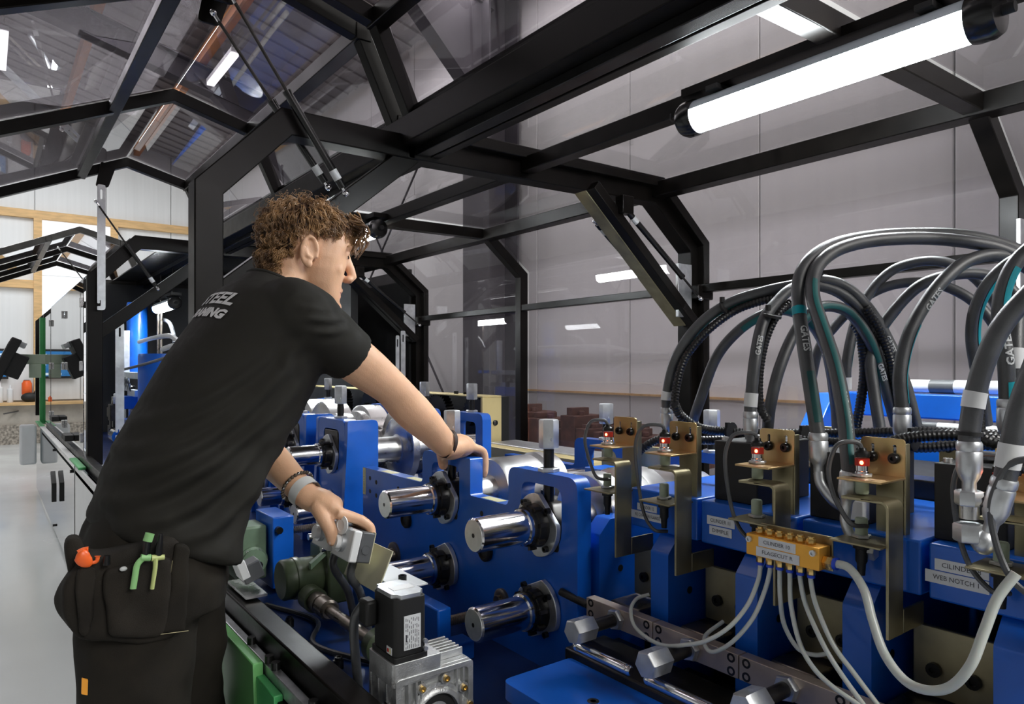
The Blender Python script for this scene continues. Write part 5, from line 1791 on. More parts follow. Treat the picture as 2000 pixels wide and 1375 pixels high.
for l, r, m_ in (([(272, 668, 1.0), (300, 660, .98), (330, 656, .96), (345, 664, .95), (360, 680, .95)], .016, 'white_plastic'),
                 ([(318, 682, .9), (335, 676, .9), (350, 674, .9), (365, 676, .9)], .016, 'print_grey'),
                 ([(318, 720, .9), (330, 705, .9), (350, 700, .9)], .016, 'print_grey'),
                 ([(240, 722, .86), (280, 712, .86), (320, 700, .86), (350, 695, .86)], .010, 'rubber'),
                 ([(312, 622, 1.3), (330, 630, 1.3), (338, 650, 1.3), (342, 670, 1.3)], .018, 'rubber')):
    MB().tube(catmull(PP(l), 8), r, 12).build('press_hose', m_, pr)
for px in (309, 315):
    q = at(px, 625, 1.22)
    MB().cyl((q.x, q.y, -.1), (q.x, q.y, .6), .010, seg=12).build('tie_rod', 'oiled_steel', pr)
t = MB().b2(-7.9, -5.2, 2.3, 2.36, -.62, .78).build('back_board', 'matte_black', pr)
q = at(262, 625, 1.24)
for px, w in ((270, .20), (300, .04)):
    pass
m = MB().b2(-5.05, -4.9, .78, .95, -.62, -.50)
tag(m.build('blue_block', 'blue', bev=.006), 'small dark blue block low behind the black enclosure post', 'block')
for k, (dx, dz) in enumerate(((-.1, -.55), (.0, -.5), (.1, -.58), (.05, -.42), (-.15, -.40), (.15, -.47))):
    MB().b2(c.x - .35 + dx, c.x - .27 + dx, .85, .95, dz - .04, dz + .04).build('linkage', 'dark_steel', pr, bev=.004)
MB().b2(c.x - .50, c.x - .38, .9, .96, -.46, -.24).build('junction_box', 'white_plastic', pr, bev=.006)

# ================================================================== operator console and wall items at the far left
co = thing('operator_console', 'tilted black operator screen on a grey arm at the far left', 'screen', (-8.7, .25, -.1))
P0 = V(-8.7, .16, .06)
R = Matrix.Rotation(math.radians(-24), 3, 'X')
MB().box(P0, (.50, .09, .46), R).build('screen_housing', 'matte_black', co, bev=.01)
MB().box(P0 + R @ V(0, -.047, .02), (.42, .004, .32), R).build('screen', 'gloss_black', co)
MB().box(P0 + R @ V(.1, .10, -.02), (.26, .14, .24), R).build('rear_box', 'matte_black', co, bev=.01)
MB().box(P0 + R @ V(-.1, .05, .20), (.3, .10, .05), R).build('sun_hood', 'label_white', co)
MB().b2(-8.78, -8.68, .26, .50, .02, .12).build('arm', 'sensor_green', co, bev=.005)
MB().b2(-8.80, -8.66, .36, .46, -.12, .02).build('arm_joint', 'sensor_green', co, bev=.005)
MB().b2(-8.85, -8.65, .28, .42, -1.0, -.60).build('control_foot', 'label_white', co, bev=.02)
w1 = thing('wall_screen', 'small blue-lit display on the end wall', 'screen', (-14.8, .05, -.2))
MB().b2(-14.96, -14.90, -.30, .32, -.22, .30).build('display_frame', 'matte_black', w1, bev=.01)
MB().b2(-14.90, -14.89, -.27, .29, -.18, .26).build('display', 'screen_blue', w1)
for y, z, w, h in ((.0, .06, .12, .28), (.18, .06, .10, .10), (.02, -.14, .24, .04), (.18, .2, .12, .03)):
    MB().b2(-14.89, -14.885, y - w / 2, y + w / 2, z - h / 2, z + h / 2).build('display_tile', 'screen_pale', w1)
q = at(25, 750, .18)
o = thing('pendant_socket', 'orange industrial socket on the end wall above the shelf', 'socket', (-14.9, .58, -.5))
MB().b2(-15.0, -14.9, .54, .62, -.50, -.24).build('wall_plate', 'grey_plastic', o)
MB().lathe((-14.88, .58, -.52), (0, 0, 1), [(.05, 0), (.075, .04), (.075, .22), (.056, .25), (.056, .27)], 20).build('socket_body', 'orange_plastic', o)
MB().tube(catmull([V(-14.88, .58, -.52), V(-14.86, .57, -.60), V(-14.8, .50, -.75), V(-14.56, .25, -.80)], 8), .012, 8).build('cable', 'rubber', o)
o = thing('pendant_remote', 'black hanging remote control at the left edge', 'remote', (-8.9, .07, -.5))
MB().b2(-8.93, -8.87, .0, .10, -.62, -.30).build('remote_body', 'matte_black', o, bev=.02)
MB().b2(-8.869, -8.865, .02, .08, -.60, -.585).b2(-8.869, -8.865, .02, .08, -.36, -.345).build('remote_label', 'label_white', o)
MB().tube([V(-8.9, .05, -.30), V(-8.9, .05, -.05), V(-8.9, .07, .20)], .008, 8).build('cable', 'rubber', o)
shf = tag(MB().b2(-15.0, -14.6, -2.5, .85, -.67, -.62).build('wall_shelf', 'timber', bev=.004), 'timber shelf board along the end wall', 'shelf')
for y, r, h, m_, lab, cat in ((.20, .045, .34, 'white_plastic', 'white sealant cartridge standing on the timber wall shelf, left one', 'cartridge'), (.34, .045, .30, 'label_white', 'pale sealant cartridge standing on the timber wall shelf, right one', 'cartridge'),
                              (.08, .03, .10, 'orange_plastic', 'small orange tin on the timber wall shelf', 'tin')):
    tag(MB().lathe((-14.75, y, -.62), (0, 0, 1), [(r * .9, 0), (r, .01), (r, h * .75), (r * .4, h * .8), (r * .25, h)], 18).build('cartridge' if cat == 'cartridge' else 'tin', m_), lab, cat)
tag(MB().sphere((-14.75, .62, -.54), (.09, .13, .085), 16, 10).sphere((-14.75, .72, -.50), (.05, .05, .1), 12, 8).build('work_glove', 'matte_black'), 'crumpled black work glove on the timber wall shelf', 'glove')
# hanging remote mirrored in the panes of bay 3 and a further lifted machine part

# ================================================================== the man
X0 = -1.53
UY, UZ = .55, .835          # spine direction (leaning forward)


def ring(cx, cy, cz, a, b, vy, vz, n=40, pw=2.3):
    L = math.hypot(vy, vz)
    vy, vz = vy / L, vz / L
    out = []
    for k in range(n):
        t = 2 * PI * k / n
        c, s = math.cos(t), math.sin(t)
        x = a * abs(c) ** (2 / pw) * (1 if c >= 0 else -1)
        y = b * abs(s) ** (2 / pw) * (1 if s >= 0 else -1)
        out.append(Vector((cx + x, cy + y * vy, cz + y * vz)))
    return out


RS = V(-1.372, .500, .098)   # right shoulder
RE = V(-1.415, .716, -.045)
RW = V(-1.452, .893, -.196)
LS = V(-1.70, .52, .095)
LE = V(-1.70, .4966, -.162)
LW = V(-1.50, .5635, -.285)

# head frame
HO = V(X0, .566, .240)
HR = Matrix.Rotation(math.radians(-9), 3, 'Z') @ Matrix.Rotation(math.radians(-9), 3, 'X')
HS = .97


def hp(x, y, z):
    return HO + HR @ (Vector((x, y, z)) * HS)


def hrow(y, z, a, b, n=28, pw=2.2):
    return [hp(a * math.copysign(abs(math.cos(2 * PI * k / n)) ** (2 / pw), math.cos(2 * PI * k / n)),
               y + b * math.copysign(abs(math.sin(2 * PI * k / n)) ** (2 / pw), math.sin(2 * PI * k / n)), z) for k in range(n)]


sk = MB()
HRS = HR.copy()
sk.sphere(hp(0, -.008, .044), (.075 * HS, .092 * HS, .079 * HS), 28, 20, HRS)
sk.loft([hrow(.040, .095, .040, .04), hrow(.040, .070, .062, .056), hrow(.040, .035, .066, .060), hrow(.038, .005, .067, .058), hrow(.037, -.025, .064, .056), hrow(.040, -.055, .056, .052),
         hrow(.050, -.080, .046, .044), hrow(.060, -.100, .034, .033), hrow(.068, -.112, .018, .018)])
sk.sphere(hp(0, .086, -.098), (.018, .016, .015), 14, 10, HRS)          # chin
for s in (-1, 1):
    sk.sphere(hp(s * .038, .066, -.016), (.020, .016, .020), 14, 10, HRS)    # cheek
    sk.sphere(hp(s * .028, .088, .040), (.022, .010, .008), 14, 8, HRS)      # brow
    sk.sphere(hp(s * .034, .080, .020), (.016, .013, .011), 14, 10, HRS)     # eye lid bulge
    sk.sphere(hp(s * .010, .106, -.028), (.008, .010, .007), 10, 8, HRS)     # nostril wing
    # ear: rim, lobe and bowl
    rim = [hp(s * (.074 + .010 * math.sin(min(PI, t / 7 * PI))), -.004 + .017 * math.cos(a) - .010 * math.sin(a) * .3, .002 + .032 * math.sin(a)) for t, a in enumerate([math.radians(q) for q in (-20, 20, 60, 95, 130, 165, 200, 235)])]
    sk.tube(catmull(rim, 4), .0046, 10)
    sk.sphere(hp(s * .076, -.002, -.024), (.006, .010, .010), 10, 8, HRS)
    sk.sphere(hp(s * .073, -.004, .004), (.006, .015, .028), 12, 10, HRS)
    sk.tube(catmull([hp(s * .079, .004, -.010), hp(s * .080, -.008, -.006), hp(s * .080, -.013, .010), hp(s * .079, -.008, .022)], 4), .0032, 8)
    sk.sphere(hp(s * .077, .011, -.002), (.004, .005, .007), 8, 6, HRS)
sk.tube([hp(0, .090, .034), hp(0, .098, .016), hp(0, .109, -.004), hp(0, .1165, -.020), hp(0, .110, -.029), hp(0, .098, -.032)], [.009, .0095, .0105, .0105, .009, .007], 14)
sk.tube([hp(-.024, .080, -.064), hp(-.012, .090, -.058), hp(0, .094, -.057), hp(.012, .090, -.058), hp(.024, .080, -.064)], [.003, .0058, .0062, .0058, .003], 10)
sk.tube([hp(-.022, .080, -.066), hp(-.010, .088, -.071), hp(0, .091, -.072), hp(.010, .088, -.071), hp(.022, .080, -.066)], [.003, .006, .0066, .006, .003], 10)
# neck
sk.tube([hp(0, -.035, -.005), hp(0, -.028, -.05), V(X0, .495, .150), V(X0, .47, .08)], [.056, .055, .062, .09], 28)
sk.tube([hp(0, .02, -.07), V(X0, .54, .14)], [.040, .05], 20)
# inner torso, hips and legs (under the clothes, one continuous body)
sk.loft([ring(X0, .27, -.34, .125, .085, .9, -.4), ring(X0, .32, -.18, .13, .10, .835, -.55), ring(X0, .42, 0, .15, .10, .835, -.55), ring(X0, .475, .09, .15, .085, .835, -.55), ring(X0, .485, .13, .08, .06, .835, -.55)])
for (x, y, k) in ((-1.445, .215, 0), (-1.625, .32, 1)):
    sk.tube([V(x, y + .03, -.36), V(x, y, -.6), V(x, y + .02, -.85), V(x, y, -1.25)], [.06, .072, .052, .04], 20)
# arms
sk.tube(catmull([V(X0 + .08, .50, .10), RS, RS.lerp(RE, .5) + V(0.004, 0, -.002), RE, RE.lerp(RW, .28) + V(0, 0, -.002), RE.lerp(RW, .65), RW, RW + V(-.004, .025, -.002)], 4),
        [.06] * 1 + [.06, .06, .058, .057] + [.054, .052, .050, .049] + [.048, .046, .043, .041] + [.0405, .041, .042, .0425] + [.043, .042, .040, .038] + [.035, .033, .031, .029] + [.028, .0275, .028, .029][:4], 22, flat=.92)
sk.tube(catmull([V(X0 - .08, .50, .10), LS, LS.lerp(LE, .5), LE, LE.lerp(LW, .35), LE.lerp(LW, .7), LW, LW + V(.012, .022, -.012)], 4),
        [.06] * 1 + [.056, .055, .054, .052] + [.050, .048, .047, .045] + [.043, .043, .043, .043] + [.043, .043, .043, .042] + [.041, .040, .038, .036] + [.034, .032, .031, .030] + [.029, .028, .028, .029][:4], 22, flat=.92)


def hand(mb, W, K, up, side, fingers, thumb):
    """palm loft from wrist W to knuckle line centre K; side = unit vector toward the index finger"""
    W, K = Vector(W), Vector(K)
    d = (K - W).normalized()
    side = Vector(side).normalized()
    up = side.cross(d).normalized()
    rings = []
    for t, w, h, lift in ((-.18, .029, .024, 0), (.0, .033, .025, 0), (.3, .042, .026, .002), (.65, .047, .025, .003), (.92, .047, .021, .002), (1.10, .043, .014, -.002)):
        c = W.lerp(K, t) + up * lift * (1 if up.z > 0 else -1)
        rings.append([c + side * (w * math.copysign(abs(math.cos(a)) ** .8, math.cos(a))) + up * (h * math.sin(a)) for a in [2 * PI * k / 24 for k in range(24)]])
    mb.loft(rings)
    for pts, r0 in fingers:
        P = catmull(pts, 4)
        n = len(P)
        rr = []
        for i in range(n):
            t = i / (n - 1)
            r = r0 * (1.25 - .26 * t)
            q = t * (len(pts) - 1)
            if abs(q - round(q)) < .2 and 0 < round(q) < len(pts) - 1:
                r *= 1.05
            if i == n - 1:
                r *= .72
            rr.append(r)
        mb.tube(P, rr, 12)
        mb.sphere(P[-1], (rr[-1] * 1.02,) * 3, 10, 8)
    P = catmull(thumb, 4)
    n = len(P)
    rr = [.019 - .0065 * i / (n - 1) for i in range(n)]
    mb.tube(P, rr, 12)
    mb.sphere(P[-1], (rr[-1],) * 3, 10, 8)


# right hand resting over the arch: fingers fall behind the plate
fs = []
for k, (x, ln) in enumerate(((-1.533, .95), (-1.509, 1.05), (-1.485, 1.0), (-1.463, .82))):
    fs.append(([V(x, .945, -.205), V(x, .972, -.203), V(x + .001, 1.000, -.215), V(x + .003, 1.004, -.245), V(x + .005, 1.001, -.225 - .06 * ln)], .0102 if k < 3 else .0092))
hand(sk, RW, V(-1.498, .966, -.202), (0, 0, 1), (-1, .02, 0), fs, [V(-1.487, .905, -.207), V(-1.515, .915, -.217), V(-1.536, .927, -.232), V(-1.545, .934, -.252)])
# left hand over the control box
fs = []
for k, (x, ln) in enumerate(((-1.432, 1.0), (-1.455, 1.06), (-1.478, 1.0), (-1.500, .85))):
    fs.append(([V(x, .600, -.313), V(x + .003, .626, -.323), V(x + .014, .652, -.334), V(x + .022, .668, -.350), V(x + .024, .671, -.350 - .024 * ln)], .0102 if k < 3 else .009))
hand(sk, LW, V(-1.468, .616, -.311), (0, 0, 1), (1, -.25, -.1), fs, [V(-1.468, .572, -.300), V(-1.446, .578, -.322), V(-1.436, .588, -.348), V(-1.437, .594, -.372)])

sk.sphere((-1.488, .940, -.198), (.046, .045, .030), 18, 12)
sk.sphere((-1.480, .598, -.303), (.036, .036, .024), 18, 12)
body = voxel_mesh(sk, .0032, 4, .5)
person = body.build('person', 'skin', loc=(X0, .25, -1.33), smooth=180)
tag(person, 'young man in black T-shirt and dark work trousers leaning over the machine, curly brown hair', 'person')
PL = person
# features
bvh_me = BVHTree.FromPolygons(body.v, body.f)


def on_skin(p, d, out=.0006):
    h = bvh_me.ray_cast(Vector(p), Vector(d).normalized())
    return (h[0] - Vector(d).normalized() * out) if h[0] is not None else Vector(p)


for s in (-1, 1):
    a = [hp(s * x, .12, z) for x, z in ((.022, .019), (.030, .015), (.038, .0145), (.046, .018))]
    P = catmull([on_skin(p, HR @ V(0, -1, 0)) for p in a], 4)
    MB().tube(P, .0014, 6).build('eyelashes', 'eye_dark', person)
    a = [hp(s * x, .13, z) for x, z in ((.016, .040), (.028, .045), (.040, .045), (.050, .038))]
    P = catmull([on_skin(p, HR @ V(0, -1, 0), .001) for p in a], 4)
    MB().tube(P, [.0018 + .0012 * math.sin(PI * i / (len(P) - 1)) for i in range(len(P))], 6).build('eyebrow', 'hair', person)
P = catmull([on_skin(hp(x, .14, z), HR @ V(0, -1, 0), -.001) for x, z in ((-.024, -.065), (-.010, -.0645), (0, -.0645), (.010, -.0645), (.024, -.065))], 4)
MB().tube(P, .0022, 6).build('mouth', 'lips', person)
# nails of both thumbs
MB().sphere((-1.4335, .5865, -.372), (.006, .004, .008), 10, 6).build('thumb_nail', 'nail', person)

# ---- hair
def hair_ok(x, y, z):
    if y > .055:
        return z > .068
    if y > -.034:
        return z > .046 + (.012 if y > .03 else 0)
    return z > -.050 + max(0, (y + .058)) * 2.0


hc = (0, -.006, .045)
hr = (.079, .095, .081)
vsx, fsx = [], []
N1, N2 = 60, 36
for i in range(N2 + 1):
    th = PI * i / N2
    for k in range(N1):
        a = 2 * PI * k / N1
        n = Vector((math.sin(th) * math.cos(a), math.sin(th) * math.sin(a), math.cos(th)))
        p = Vector((hc[0] + hr[0] * n.x, hc[1] + hr[1] * n.y, hc[2] + hr[2] * n.z))
        if hair_ok(*p):
            g = 1 + .06 * noise.noise(p * 40) + .05 * noise.noise(p * 90)
        else:
            g = .80
        vsx.append(hp(hc[0] + hr[0] * n.x * g, hc[1] + hr[1] * n.y * g, hc[2] + hr[2] * n.z * g))
for i in range(N2):
    for k in range(N1):
        k2 = (k + 1) % N1
        fsx.append((i * N1 + k, (i + 1) * N1 + k, (i + 1) * N1 + k2, i * N1 + k2))
MB().add(vsx, fsx).build('hair_base', 'hair_dark', person, smooth=180)
random.seed(5)
hm = MB()
cnt = 0
while cnt < 950:
    n = Vector((random.gauss(0, 1), random.gauss(0, 1), random.gauss(0, 1))).normalized()
    p = Vector((hc[0] + hr[0] * n.x, hc[1] + hr[1] * n.y, hc[2] + hr[2] * n.z))
    if not hair_ok(p.x, p.y, p.z - .004):
        continue
    cnt += 1
    top = max(0, n.z)
    front = max(0, n.y)
    back = max(0, -n.y)
    # strand direction: swept from the crown outwards / downwards
    tang = Vector((n.x * .7, n.y + .5 * top * (1 if n.y > -.3 else -1), -.9)) + Vector((random.gauss(0, .25), random.gauss(0, .25), random.gauss(0, .25)))
    tang = (tang - n * tang.dot(n) * .8).normalized()
    L = random.uniform(.026, .044) + .018 * top * front + .004 * front
    if p.z < .075:
        L *= .6
    lift = random.uniform(.001, .008) + .007 * top * random.random() + .006 * front * random.random()
    hr_ = random.uniform(.0025, .0055) + .002 * front
    turns = random.uniform(.5, 1.1) + .9 * front
    ph = random.uniform(0, 2 * PI)
    b = n.cross(tang).normalized()
    m = 14
    base = []
    for q in range(m):
        t = q / (m - 1)
        c = p + tang * (L * t) + n * (lift * math.sin(PI * min(1, t * 1.1)) + .002 - .012 * t * t)
        aa = ph + turns * 2 * PI * t
        base.append(c + n * (hr_ * math.cos(aa) * t ** .4) + b * (hr_ * math.sin(aa) * t ** .4))
    for j in range(5):
        off = Vector((random.gauss(0, .0020), random.gauss(0, .0020), random.gauss(0, .0020)))
        r0 = random.uniform(.0006, .0011)
        hm.tube([hp(*(c + off)) for c in base], [r0 * (1 - .75 * (q / (m - 1)) ** 2) for q in range(m)], 4, cap=False)
# short locks over the nape and thin flyaway strands
for k in range(230):
    a = random.uniform(-1.15, 1.15)
    z = random.uniform(-.056, .0)
    n = Vector((math.sin(a), -math.cos(a), -.15)).normalized()
    rr0 = .059 + .42 * max(0, z + .03)
    p = Vector((rr0 * math.sin(a), -.026 - (rr0 + .002) * math.cos(a), z))
    b = n.cross(Vector((0, 0, 1))).normalized()
    L = random.uniform(.014, .026)
    ph = random.uniform(0, 6.28)
    base = [p + Vector((0, 0, -L * q / 9)) + n * (.006 * math.sin(PI * q / 9) + .002 + .002 * math.cos(ph + q * .8)) + b * (.003 * math.sin(ph + q * .8)) for q in range(10)]
    for j in range(4):
        off = Vector((random.gauss(0, .0018), random.gauss(0, .0018), random.gauss(0, .0018)))
        hm.tube([hp(*(c + off)) for c in base], [.0010 * (1 - .7 * q / 9) for q in range(10)], 4, cap=False)
for k in range(260):
    n = Vector((random.gauss(0, 1), random.gauss(0, 1), abs(random.gauss(0, 1)) - .2)).normalized()
    p = Vector((hc[0] + hr[0] * n.x, hc[1] + hr[1] * n.y, hc[2] + hr[2] * n.z))
    if not hair_ok(p.x, p.y, p.z):
        continue
    b = n.cross(Vector((random.gauss(0, 1), random.gauss(0, 1), random.gauss(0, 1)))).normalized()
    c2 = n.cross(b)
    L = random.uniform(.012, .024)
    ph = random.uniform(0, 6.28)
    hm.tube([hp(*(p + n * (.004 + L * math.sin(PI * .7 * q / 11)) + b * (L * 1.2 * q / 11 + .004 * math.sin(ph + q * .7)) + c2 * (.004 * math.cos(ph + q * .7)))) for q in range(12)], .00042, 3, cap=False)
# forelock curls falling in front of the forehead
for k in range(54):
    x = random.uniform(-.05, .06)
    s = Vector((x, random.uniform(.075, .095), random.uniform(.085, .125)))
    e = Vector((x * 1.1 + random.gauss(0, .006), random.uniform(.096, .126), random.uniform(.018, .065)))
    m = 22
    ph = random.uniform(0, 2 * PI)
    tr = random.uniform(1.5, 2.6)
    rr_ = random.uniform(.004, .0075)
    base = []
    for q in range(m):
        t = q / (m - 1)
        c = s.lerp(e, t) + Vector((0, .018 * math.sin(PI * t), .010 * math.sin(PI * t)))
        aa = ph + tr * 2 * PI * t
        base.append(c + Vector((rr_ * math.cos(aa), rr_ * math.sin(aa) * .8, rr_ * math.sin(aa) * .4)) * (t ** .3))
    for j in range(3):
        off = Vector((random.gauss(0, .0010), random.gauss(0, .0010), random.gauss(0, .0010)))
        hm.tube([hp(*(c + off)) for c in base], [.0013 * (1 - .6 * q / (m - 1)) for q in range(m)], 4, cap=False)
ho = hm.build('hair', 'hair', person, smooth=180)

# ---- shirt
sh_ = MB()
R8 = []
#            cy    cz    a     b    vy    vz
for cy, cz, a, b, vy, vz in ((.288, -.345, .170, .142, .30, -.12), (.290, -.335, .174, .146, .33, -.14), (.298, -.290, .172, .143, .7, -.4), (.320, -.215, .170, .142, .835, -.55), (.358, -.145, .172, .140, .835, -.55),
                             (.405, -.06, .178, .140, .835, -.55), (.447, .010, .188, .136, .835, -.55), (.480, .070, .198, .128, .835, -.52), (.492, .112, .184, .108, .85, -.48), (.500, .145, .140, .086, .88, -.42),
                             (.504, .166, .098, .070, .9, -.40), (.508, .180, .074, .062, .9, -.40)):
    R8.append(ring(X0, cy, cz, a, b, vy, vz))
sh_.loft(R8)
for S, E, sgn in ((RS, RE, 1), (LS, LE, -1)):
    d = (E - S)
    sh_.tube(catmull([V(X0 + sgn * .09, .50, .115), S + V(-sgn * .03, -.01, .012), S + V(sgn * .004, .004, -.002), S + d * .32, S + d * .56], 4),
             [.066, .068, .069, .070] + [.070, .070, .069, .068] + [.067, .066, .065, .064] + [.063, .062, .061, .061] + [.061], 24, flat=.95)
sm_ = voxel_mesh(sh_, .0065, 8, .6)
# folds: ridges in the cloth, given as lines on the near side
folds = []


def fold(pts, x, amp, w):
    folds.append(([PX(a, b, x) for a, b in pts], amp, w))


XN = -1.36
for pts, amp, w in (
        ([(200, 975), (300, 915), (420, 850), (520, 760), (570, 700)], .012, .010),
        ([(225, 905), (330, 865), (440, 800), (540, 720)], .008, .008),
        ([(190, 1005), (300, 965), (420, 900), (520, 820), (585, 745)], .012, .011),
        ([(260, 1030), (360, 1000), (460, 925), (540, 840)], .012, .011),
        ([(330, 1050), (420, 1030), (500, 950), (550, 880)], .013, .012),
        ([(270, 840), (370, 800), (470, 740), (540, 680)], .006, .008),
        ([(570, 622), (620, 628), (670, 622)], .006, .006), ([(555, 600), (610, 610), (660, 604)], .004, .005), ([(585, 650), (630, 650), (668, 640)], .005, .006),
        ([(545, 720), (560, 690), (590, 668)], .006, .008), ([(610, 540), (640, 580), (655, 625)], .004, .007)):
    fold(pts, XN, amp, w)
me_v = sm_.v
vn = [Vector((0, 0, 0)) for _ in me_v]
for f in sm_.f:
    p = [me_v[i] for i in f]
    n = (p[1] - p[0]).cross(p[2] - p[0])
    if len(p) == 4:
        n += (p[2] - p[0]).cross(p[3] - p[0])
    for i in f:
        vn[i] += n
for i in range(len(vn)):
    vn[i] = vn[i].normalized()
segs_ = []
for fi, (pts, amp, w) in enumerate(folds):
    P = catmull(pts, 5)
    for i in range(len(P) - 1):
        t = (i + .5) / (len(P) - 1)
        segs_.append((P[i], P[i + 1], amp * .95 * math.sin(PI * i / (len(P) - 1)) ** .6, amp * .95 * math.sin(PI * (i + 1) / (len(P) - 1)) ** .6 if i < len(P) - 2 else 0.0, w * 1.35, fi))
newv = []
for v, n in zip(me_v, vn):
    d = 0
    if v.x > X0 - .02:
        best = {}
        for a, b, am0, am1, w, key in segs_:
            # distance measured along the view-independent X axis cylinder (YZ plane)
            ay, az, by_, bz = a.y, a.z, b.y, b.z
            dx, dy = by_ - ay, bz - az
            L2 = dx * dx + dy * dy + 1e-9
            t = max(0, min(1, ((v.y - ay) * dx + (v.z - az) * dy) / L2))
            q = math.hypot(v.y - ay - t * dx, v.z - az - t * dy)
            if q < 3 * w:
                am = am0 + (am1 - am0) * t
                e = am * (math.exp(-(q / w) ** 2) - .5 * math.exp(-((q - 1.7 * w) / w) ** 2))
                if key not in best or q < best[key][0]:
                    best[key] = (q, e)
        d = sum(v_[1] for v_ in best.values())
    low = 1 - sm(-.30, .02, v.z)
    d += .0035 * noise.noise(Vector((v.x * 6, v.y * 9, v.z * 7))) + low * .009 * noise.noise(Vector((v.x * 9, v.y * 8 + v.z * 18, v.z * 6)))
    newv.append(v + n * d)
sm_.v = newv
shirt = sm_.build('t_shirt', 'shirt', person, smooth=180)
shirt['label'] = 'black short-sleeved T-shirt with pale print on the back'
bs = BVHTree.FromPolygons(sm_.v, sm_.f)
# printed lettering on the back
vdir = V(0, .835, -.55).normalized()
upd = V(0, .55, .835).normalized()
pm = MB()
for s, size, off, w_, shear in (('STEEL', .040, .0, .170, .25), ('FRAMING', .028, -.036, .175, .22)):
    vs_, fs_ = text_data(s, size, shear=shear, bold=.0016)
    ww = max(v.x for v in vs_) - min(v.x for v in vs_)
    # refine by direct projection of every vertex on the cloth
    pts = []
    cc = V(X0 + .030, .37, .138) - vdir * .35
    okv = True
    for v in vs_:
        o_ = cc + V(1, 0, 0) * (v.x * w_ / ww) + upd * (v.y + off)
        h = bs.ray_cast(o_, vdir)
        pts.append((h[0] - vdir * .0022) if h[0] is not None else o_ + vdir * .3)
    pm.add(pts, fs_)
pm.build('back_print', 'shirt_print', person)
# neck band
cb_ = ring(X0, .507, .1765, .071, .061, .9, -.40, 48)
MB().tube(cb_ + [cb_[0], cb_[1]], .0055, 8, cap=False).build('neck_band', 'shirt', person)

# ---- trousers
tr = MB()
tr.loft([ring(X0, .335, -.19, .145, .112, .9, -.45), ring(X0, .300, -.25, .152, .118, .9, -.35), ring(X0, .270, -.33, .165, .125, 1, -.2), ring(X0, .262, -.40, .172, .128, 1, 0), ring(X0, .262, -.46, .172, .125, 1, 0)])
for x, y, k in ((-1.447, .222, 0), (-1.625, .325, 1)):
    tr.tube(catmull([V(x, y + .02 - .02 * k, -.38), V(x, y, -.55), V(x - .0, y + .01, -.80), V(x, y, -1.05), V(x, y - .01, -1.24)], 5), [.100] * 3 + [.098, .098, .097, .095, .092, .088, .085, .082, .08, .078, .075, .073, .072, .07, .07, .07, .07, .07][:18], 28)
tm = voxel_mesh(tr, .008, 6, .5)
nv = []
for v in tm.v:
    d = .010 * noise.noise(Vector((v.x * 9, v.y * 9, v.z * 16))) + .006 * noise.noise(Vector((v.x * 20, v.y * 20, v.z * 12)))
    c = Vector((X0 if v.z > -.45 else (-1.447 if v.x > X0 else -1.625), .27, v.z))
    nv.append(v + (v - c).normalized() * d)
tm.v = nv
trou = tm.build('trousers', 'trousers', person, smooth=180)
for x, y in ((-1.447, .21), (-1.625, .315)):
    m = MB()
    m.loft([[V(x + a * math.cos(t), y + .05 + b * math.sin(t) + o_, z) for t in [2 * PI * k / 24 for k in range(24)]] for a, b, o_, z in ((.05, .15, .02, -1.33), (.052, .152, .02, -1.30), (.048, .13, .01, -1.26), (.05, .07, -.03, -1.20), (.05, .055, -.05, -1.14))])
    m.build('boot', 'boot', person)
# tool pouches hanging at the near hip
XP = -1.345


def slab(pts, x, th, rad=.012):
    P = [PX(a, b, x) for a, b in pts]
    return MB().prism(rpoly([(p.y, p.z) for p in P], rad, 4), x - th, x, axis='X')


def cloth(mb, vox=.006, amp=.004):
    q = voxel_mesh(mb, vox, 6, .6)
    q.v = [v + Vector((.6 * noise.noise(v * 22), noise.noise(v * 18 + Vector((3, 0, 0))), .6 * noise.noise(v * 15))) * amp * 1.6 for v in q.v]
    return q


pc = cloth(slab([(172, 1078), (200, 1090), (330, 1050), (352, 1060), (356, 1180), (345, 1252), (260, 1262), (180, 1258), (142, 1246), (108, 1208), (128, 1140)], XP, .065, .02), .006, .006)
pouch = pc.build('tool_pouch', 'pouch', person, smooth=180)
cloth(slab([(128, 1060), (150, 1050), (172, 1060), (176, 1130), (150, 1180), (134, 1120)], XP - .02, .05), .006, .004).build('pouch_pocket', 'pouch', pouch, smooth=180)
cloth(slab([(200, 1112), (265, 1104), (338, 1088), (336, 1160), (318, 1246), (210, 1250)], XP + .012, .02), .005, .004).build('pouch_pocket', 'pouch', pouch, smooth=180)
cloth(slab([(150, 1108), (190, 1108), (186, 1190), (170, 1250), (150, 1240)], XP + .010, .02), .005, .003).build('pouch_pocket', 'pouch', pouch, smooth=180)
cloth(slab([(340, 1060), (372, 1068), (368, 1180), (362, 1236), (308, 1240), (330, 1160)], XP + .006, .02, .006), .005, .003).build('pouch_flap', 'trousers', pouch, smooth=180)
P = [PX(a, b, XP + .0095) for a, b in ((337, 1095), (325, 1165), (305, 1240), (368, 1232))]
MB().tube(P, .0009, 6).build('seam', 'gold_olive', pouch)
P = PX(241, 1111, XP + .015)
MB().sphere(P, (.004, .006, .004), 10, 6).build('snap_button', 'print_grey', pouch)
P = [PX(a, b, -1.345) for a, b in ((401, 1100), (404, 1118), (398, 1150), (384, 1170))]
MB().tube(catmull([V(p.x - .03, p.y, p.z) for p in P], 4), .0012, 6).build('seam', 'gold_olive', person)
tg_ = slab([(160, 1325), (172, 1328), (171, 1358), (159, 1356)], -1.343, .004, .001)
tg_.build('fabric_tag', 'tag_orange', person)

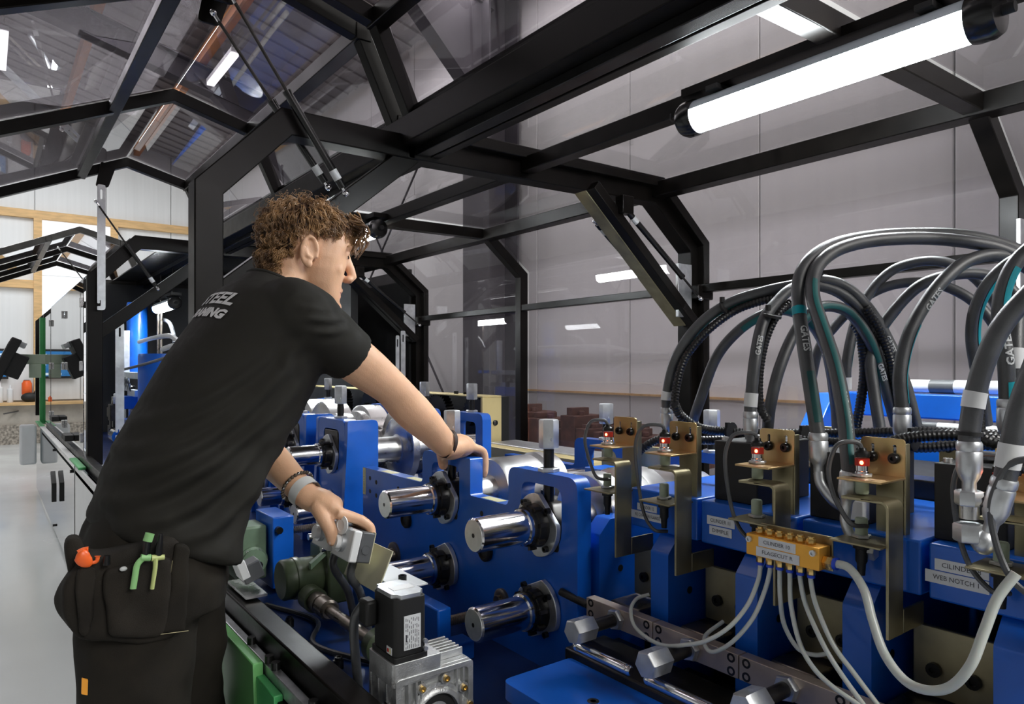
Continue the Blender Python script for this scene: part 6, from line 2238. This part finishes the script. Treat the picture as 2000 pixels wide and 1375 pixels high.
# pens, knife and orange tool in the pockets (things of their own)
XT = XP + .022


def lp(l, x):
    return [PX(a, b, x) for a, b in l]


o = thing('cable_knife', 'pale green pocket tool with curved clip in the hip pouch, left of the lime pen', 'pen', tuple(PX(285, 1090, XT)))
MB().cyl(*lp([(293, 1042), (288, 1057)], XT), .0075, seg=16).build('cap', 'pen_green', o)
MB().cyl(*lp([(288, 1057), (284, 1086)], XT), .0068, seg=16).build('barrel', 'gloss_black', o)
MB().tube(catmull(lp([(291, 1086), (278, 1092), (268, 1104), (264, 1125), (260, 1150)], XT + .004), 5), .0050, 12, flat=.7).tube(lp([(275, 1089), (294, 1089)], XT + .003), .006, 12).build('clip', 'pen_green', o)
o = thing('marker_pen', 'lime marker clip with dark barrel in the hip pouch, right of the green tool', 'pen', tuple(PX(310, 1090, XT)))
MB().tube(lp([(314, 1042), (313, 1052), (310, 1068), (309, 1088)], XT), [.003, .005, .0065, .0068], 14).build('barrel', 'gloss_black', o)
MB().tube(lp([(304, 1090), (303, 1110), (297, 1150)], XT + .004), [.006, .0052, .0048], 12, flat=.7).tube(lp([(296, 1090), (321, 1088)], XT + .003), [.0055, .0045], 12).build('clip', 'pen_lime', o)
o = tag(MB().tube(catmull(lp([(152, 1080), (158, 1084), (165, 1094), (178, 1099), (189, 1096), (191, 1086)], XT - .01), 5), [.003 + .0085 * math.sin(PI * min(1, k / 16)) ** .5 if k < 25 else .005 for k in range(26)], 14, flat=.6)
        .tube(lp([(152, 1079), (162, 1074), (170, 1070), (170, 1080)], XT - .012), [.004, .004, .003, .002], 10).build('safety_cutter', 'orange_plastic'),
        'bright orange safety cutter sticking out of the rear hip pocket', 'cutter')
o = tag(MB().tube(lp([(209, 1085), (208, 1103)], XT - .008), [.005, .006], 12).build('dark_pen', 'gloss_black'), 'short black pen end in the middle of the hip pouch', 'pen')

# bands on the wrists
d = (RW - RE).normalized()
q = RE.lerp(RW, .90)


def band(c, d, r, w, name, m_, ribs=1, flat=.92, th=.0016):
    d = Vector(d).normalized()
    mb = MB()
    mb.tube([c - d * w / 2, c + d * w / 2], r, 32, cap=False, flat=flat)
    a = [c + v for v in []]
    mb.tube([c - d * w / 2, c + d * w / 2], r - th, 32, cap=False, flat=flat)
    return mb.build(name, m_, person)


b_dir = (d + V(0.0, .25, .35)).normalized()
band(q + V(0, .01, -.004), b_dir, .0350, .009, 'wrist_band', 'brown_band', flat=.98)
dl = (LW - LE).normalized()
ql = LE.lerp(LW, .93)
wd = (dl + V(.04, .03, .06)).normalized()
wt = band(ql + V(.002, .002, -.001), wd, .0352, .024, 'watch_strap', 'watch_white', flat=.95)
for k in range(30):
    a = 2 * PI * k / 30
    n1 = dl.cross(V(0, 0, 1)).normalized()
    n2 = dl.cross(n1)
    c = LE.lerp(LW, .835) + (n1 * math.cos(a) + n2 * math.sin(a)) * .0368
    MB().sphere(c, (.0042, .0042, .0042), 8, 6).build('bead', 'bead' if k % 4 else 'steel', person)
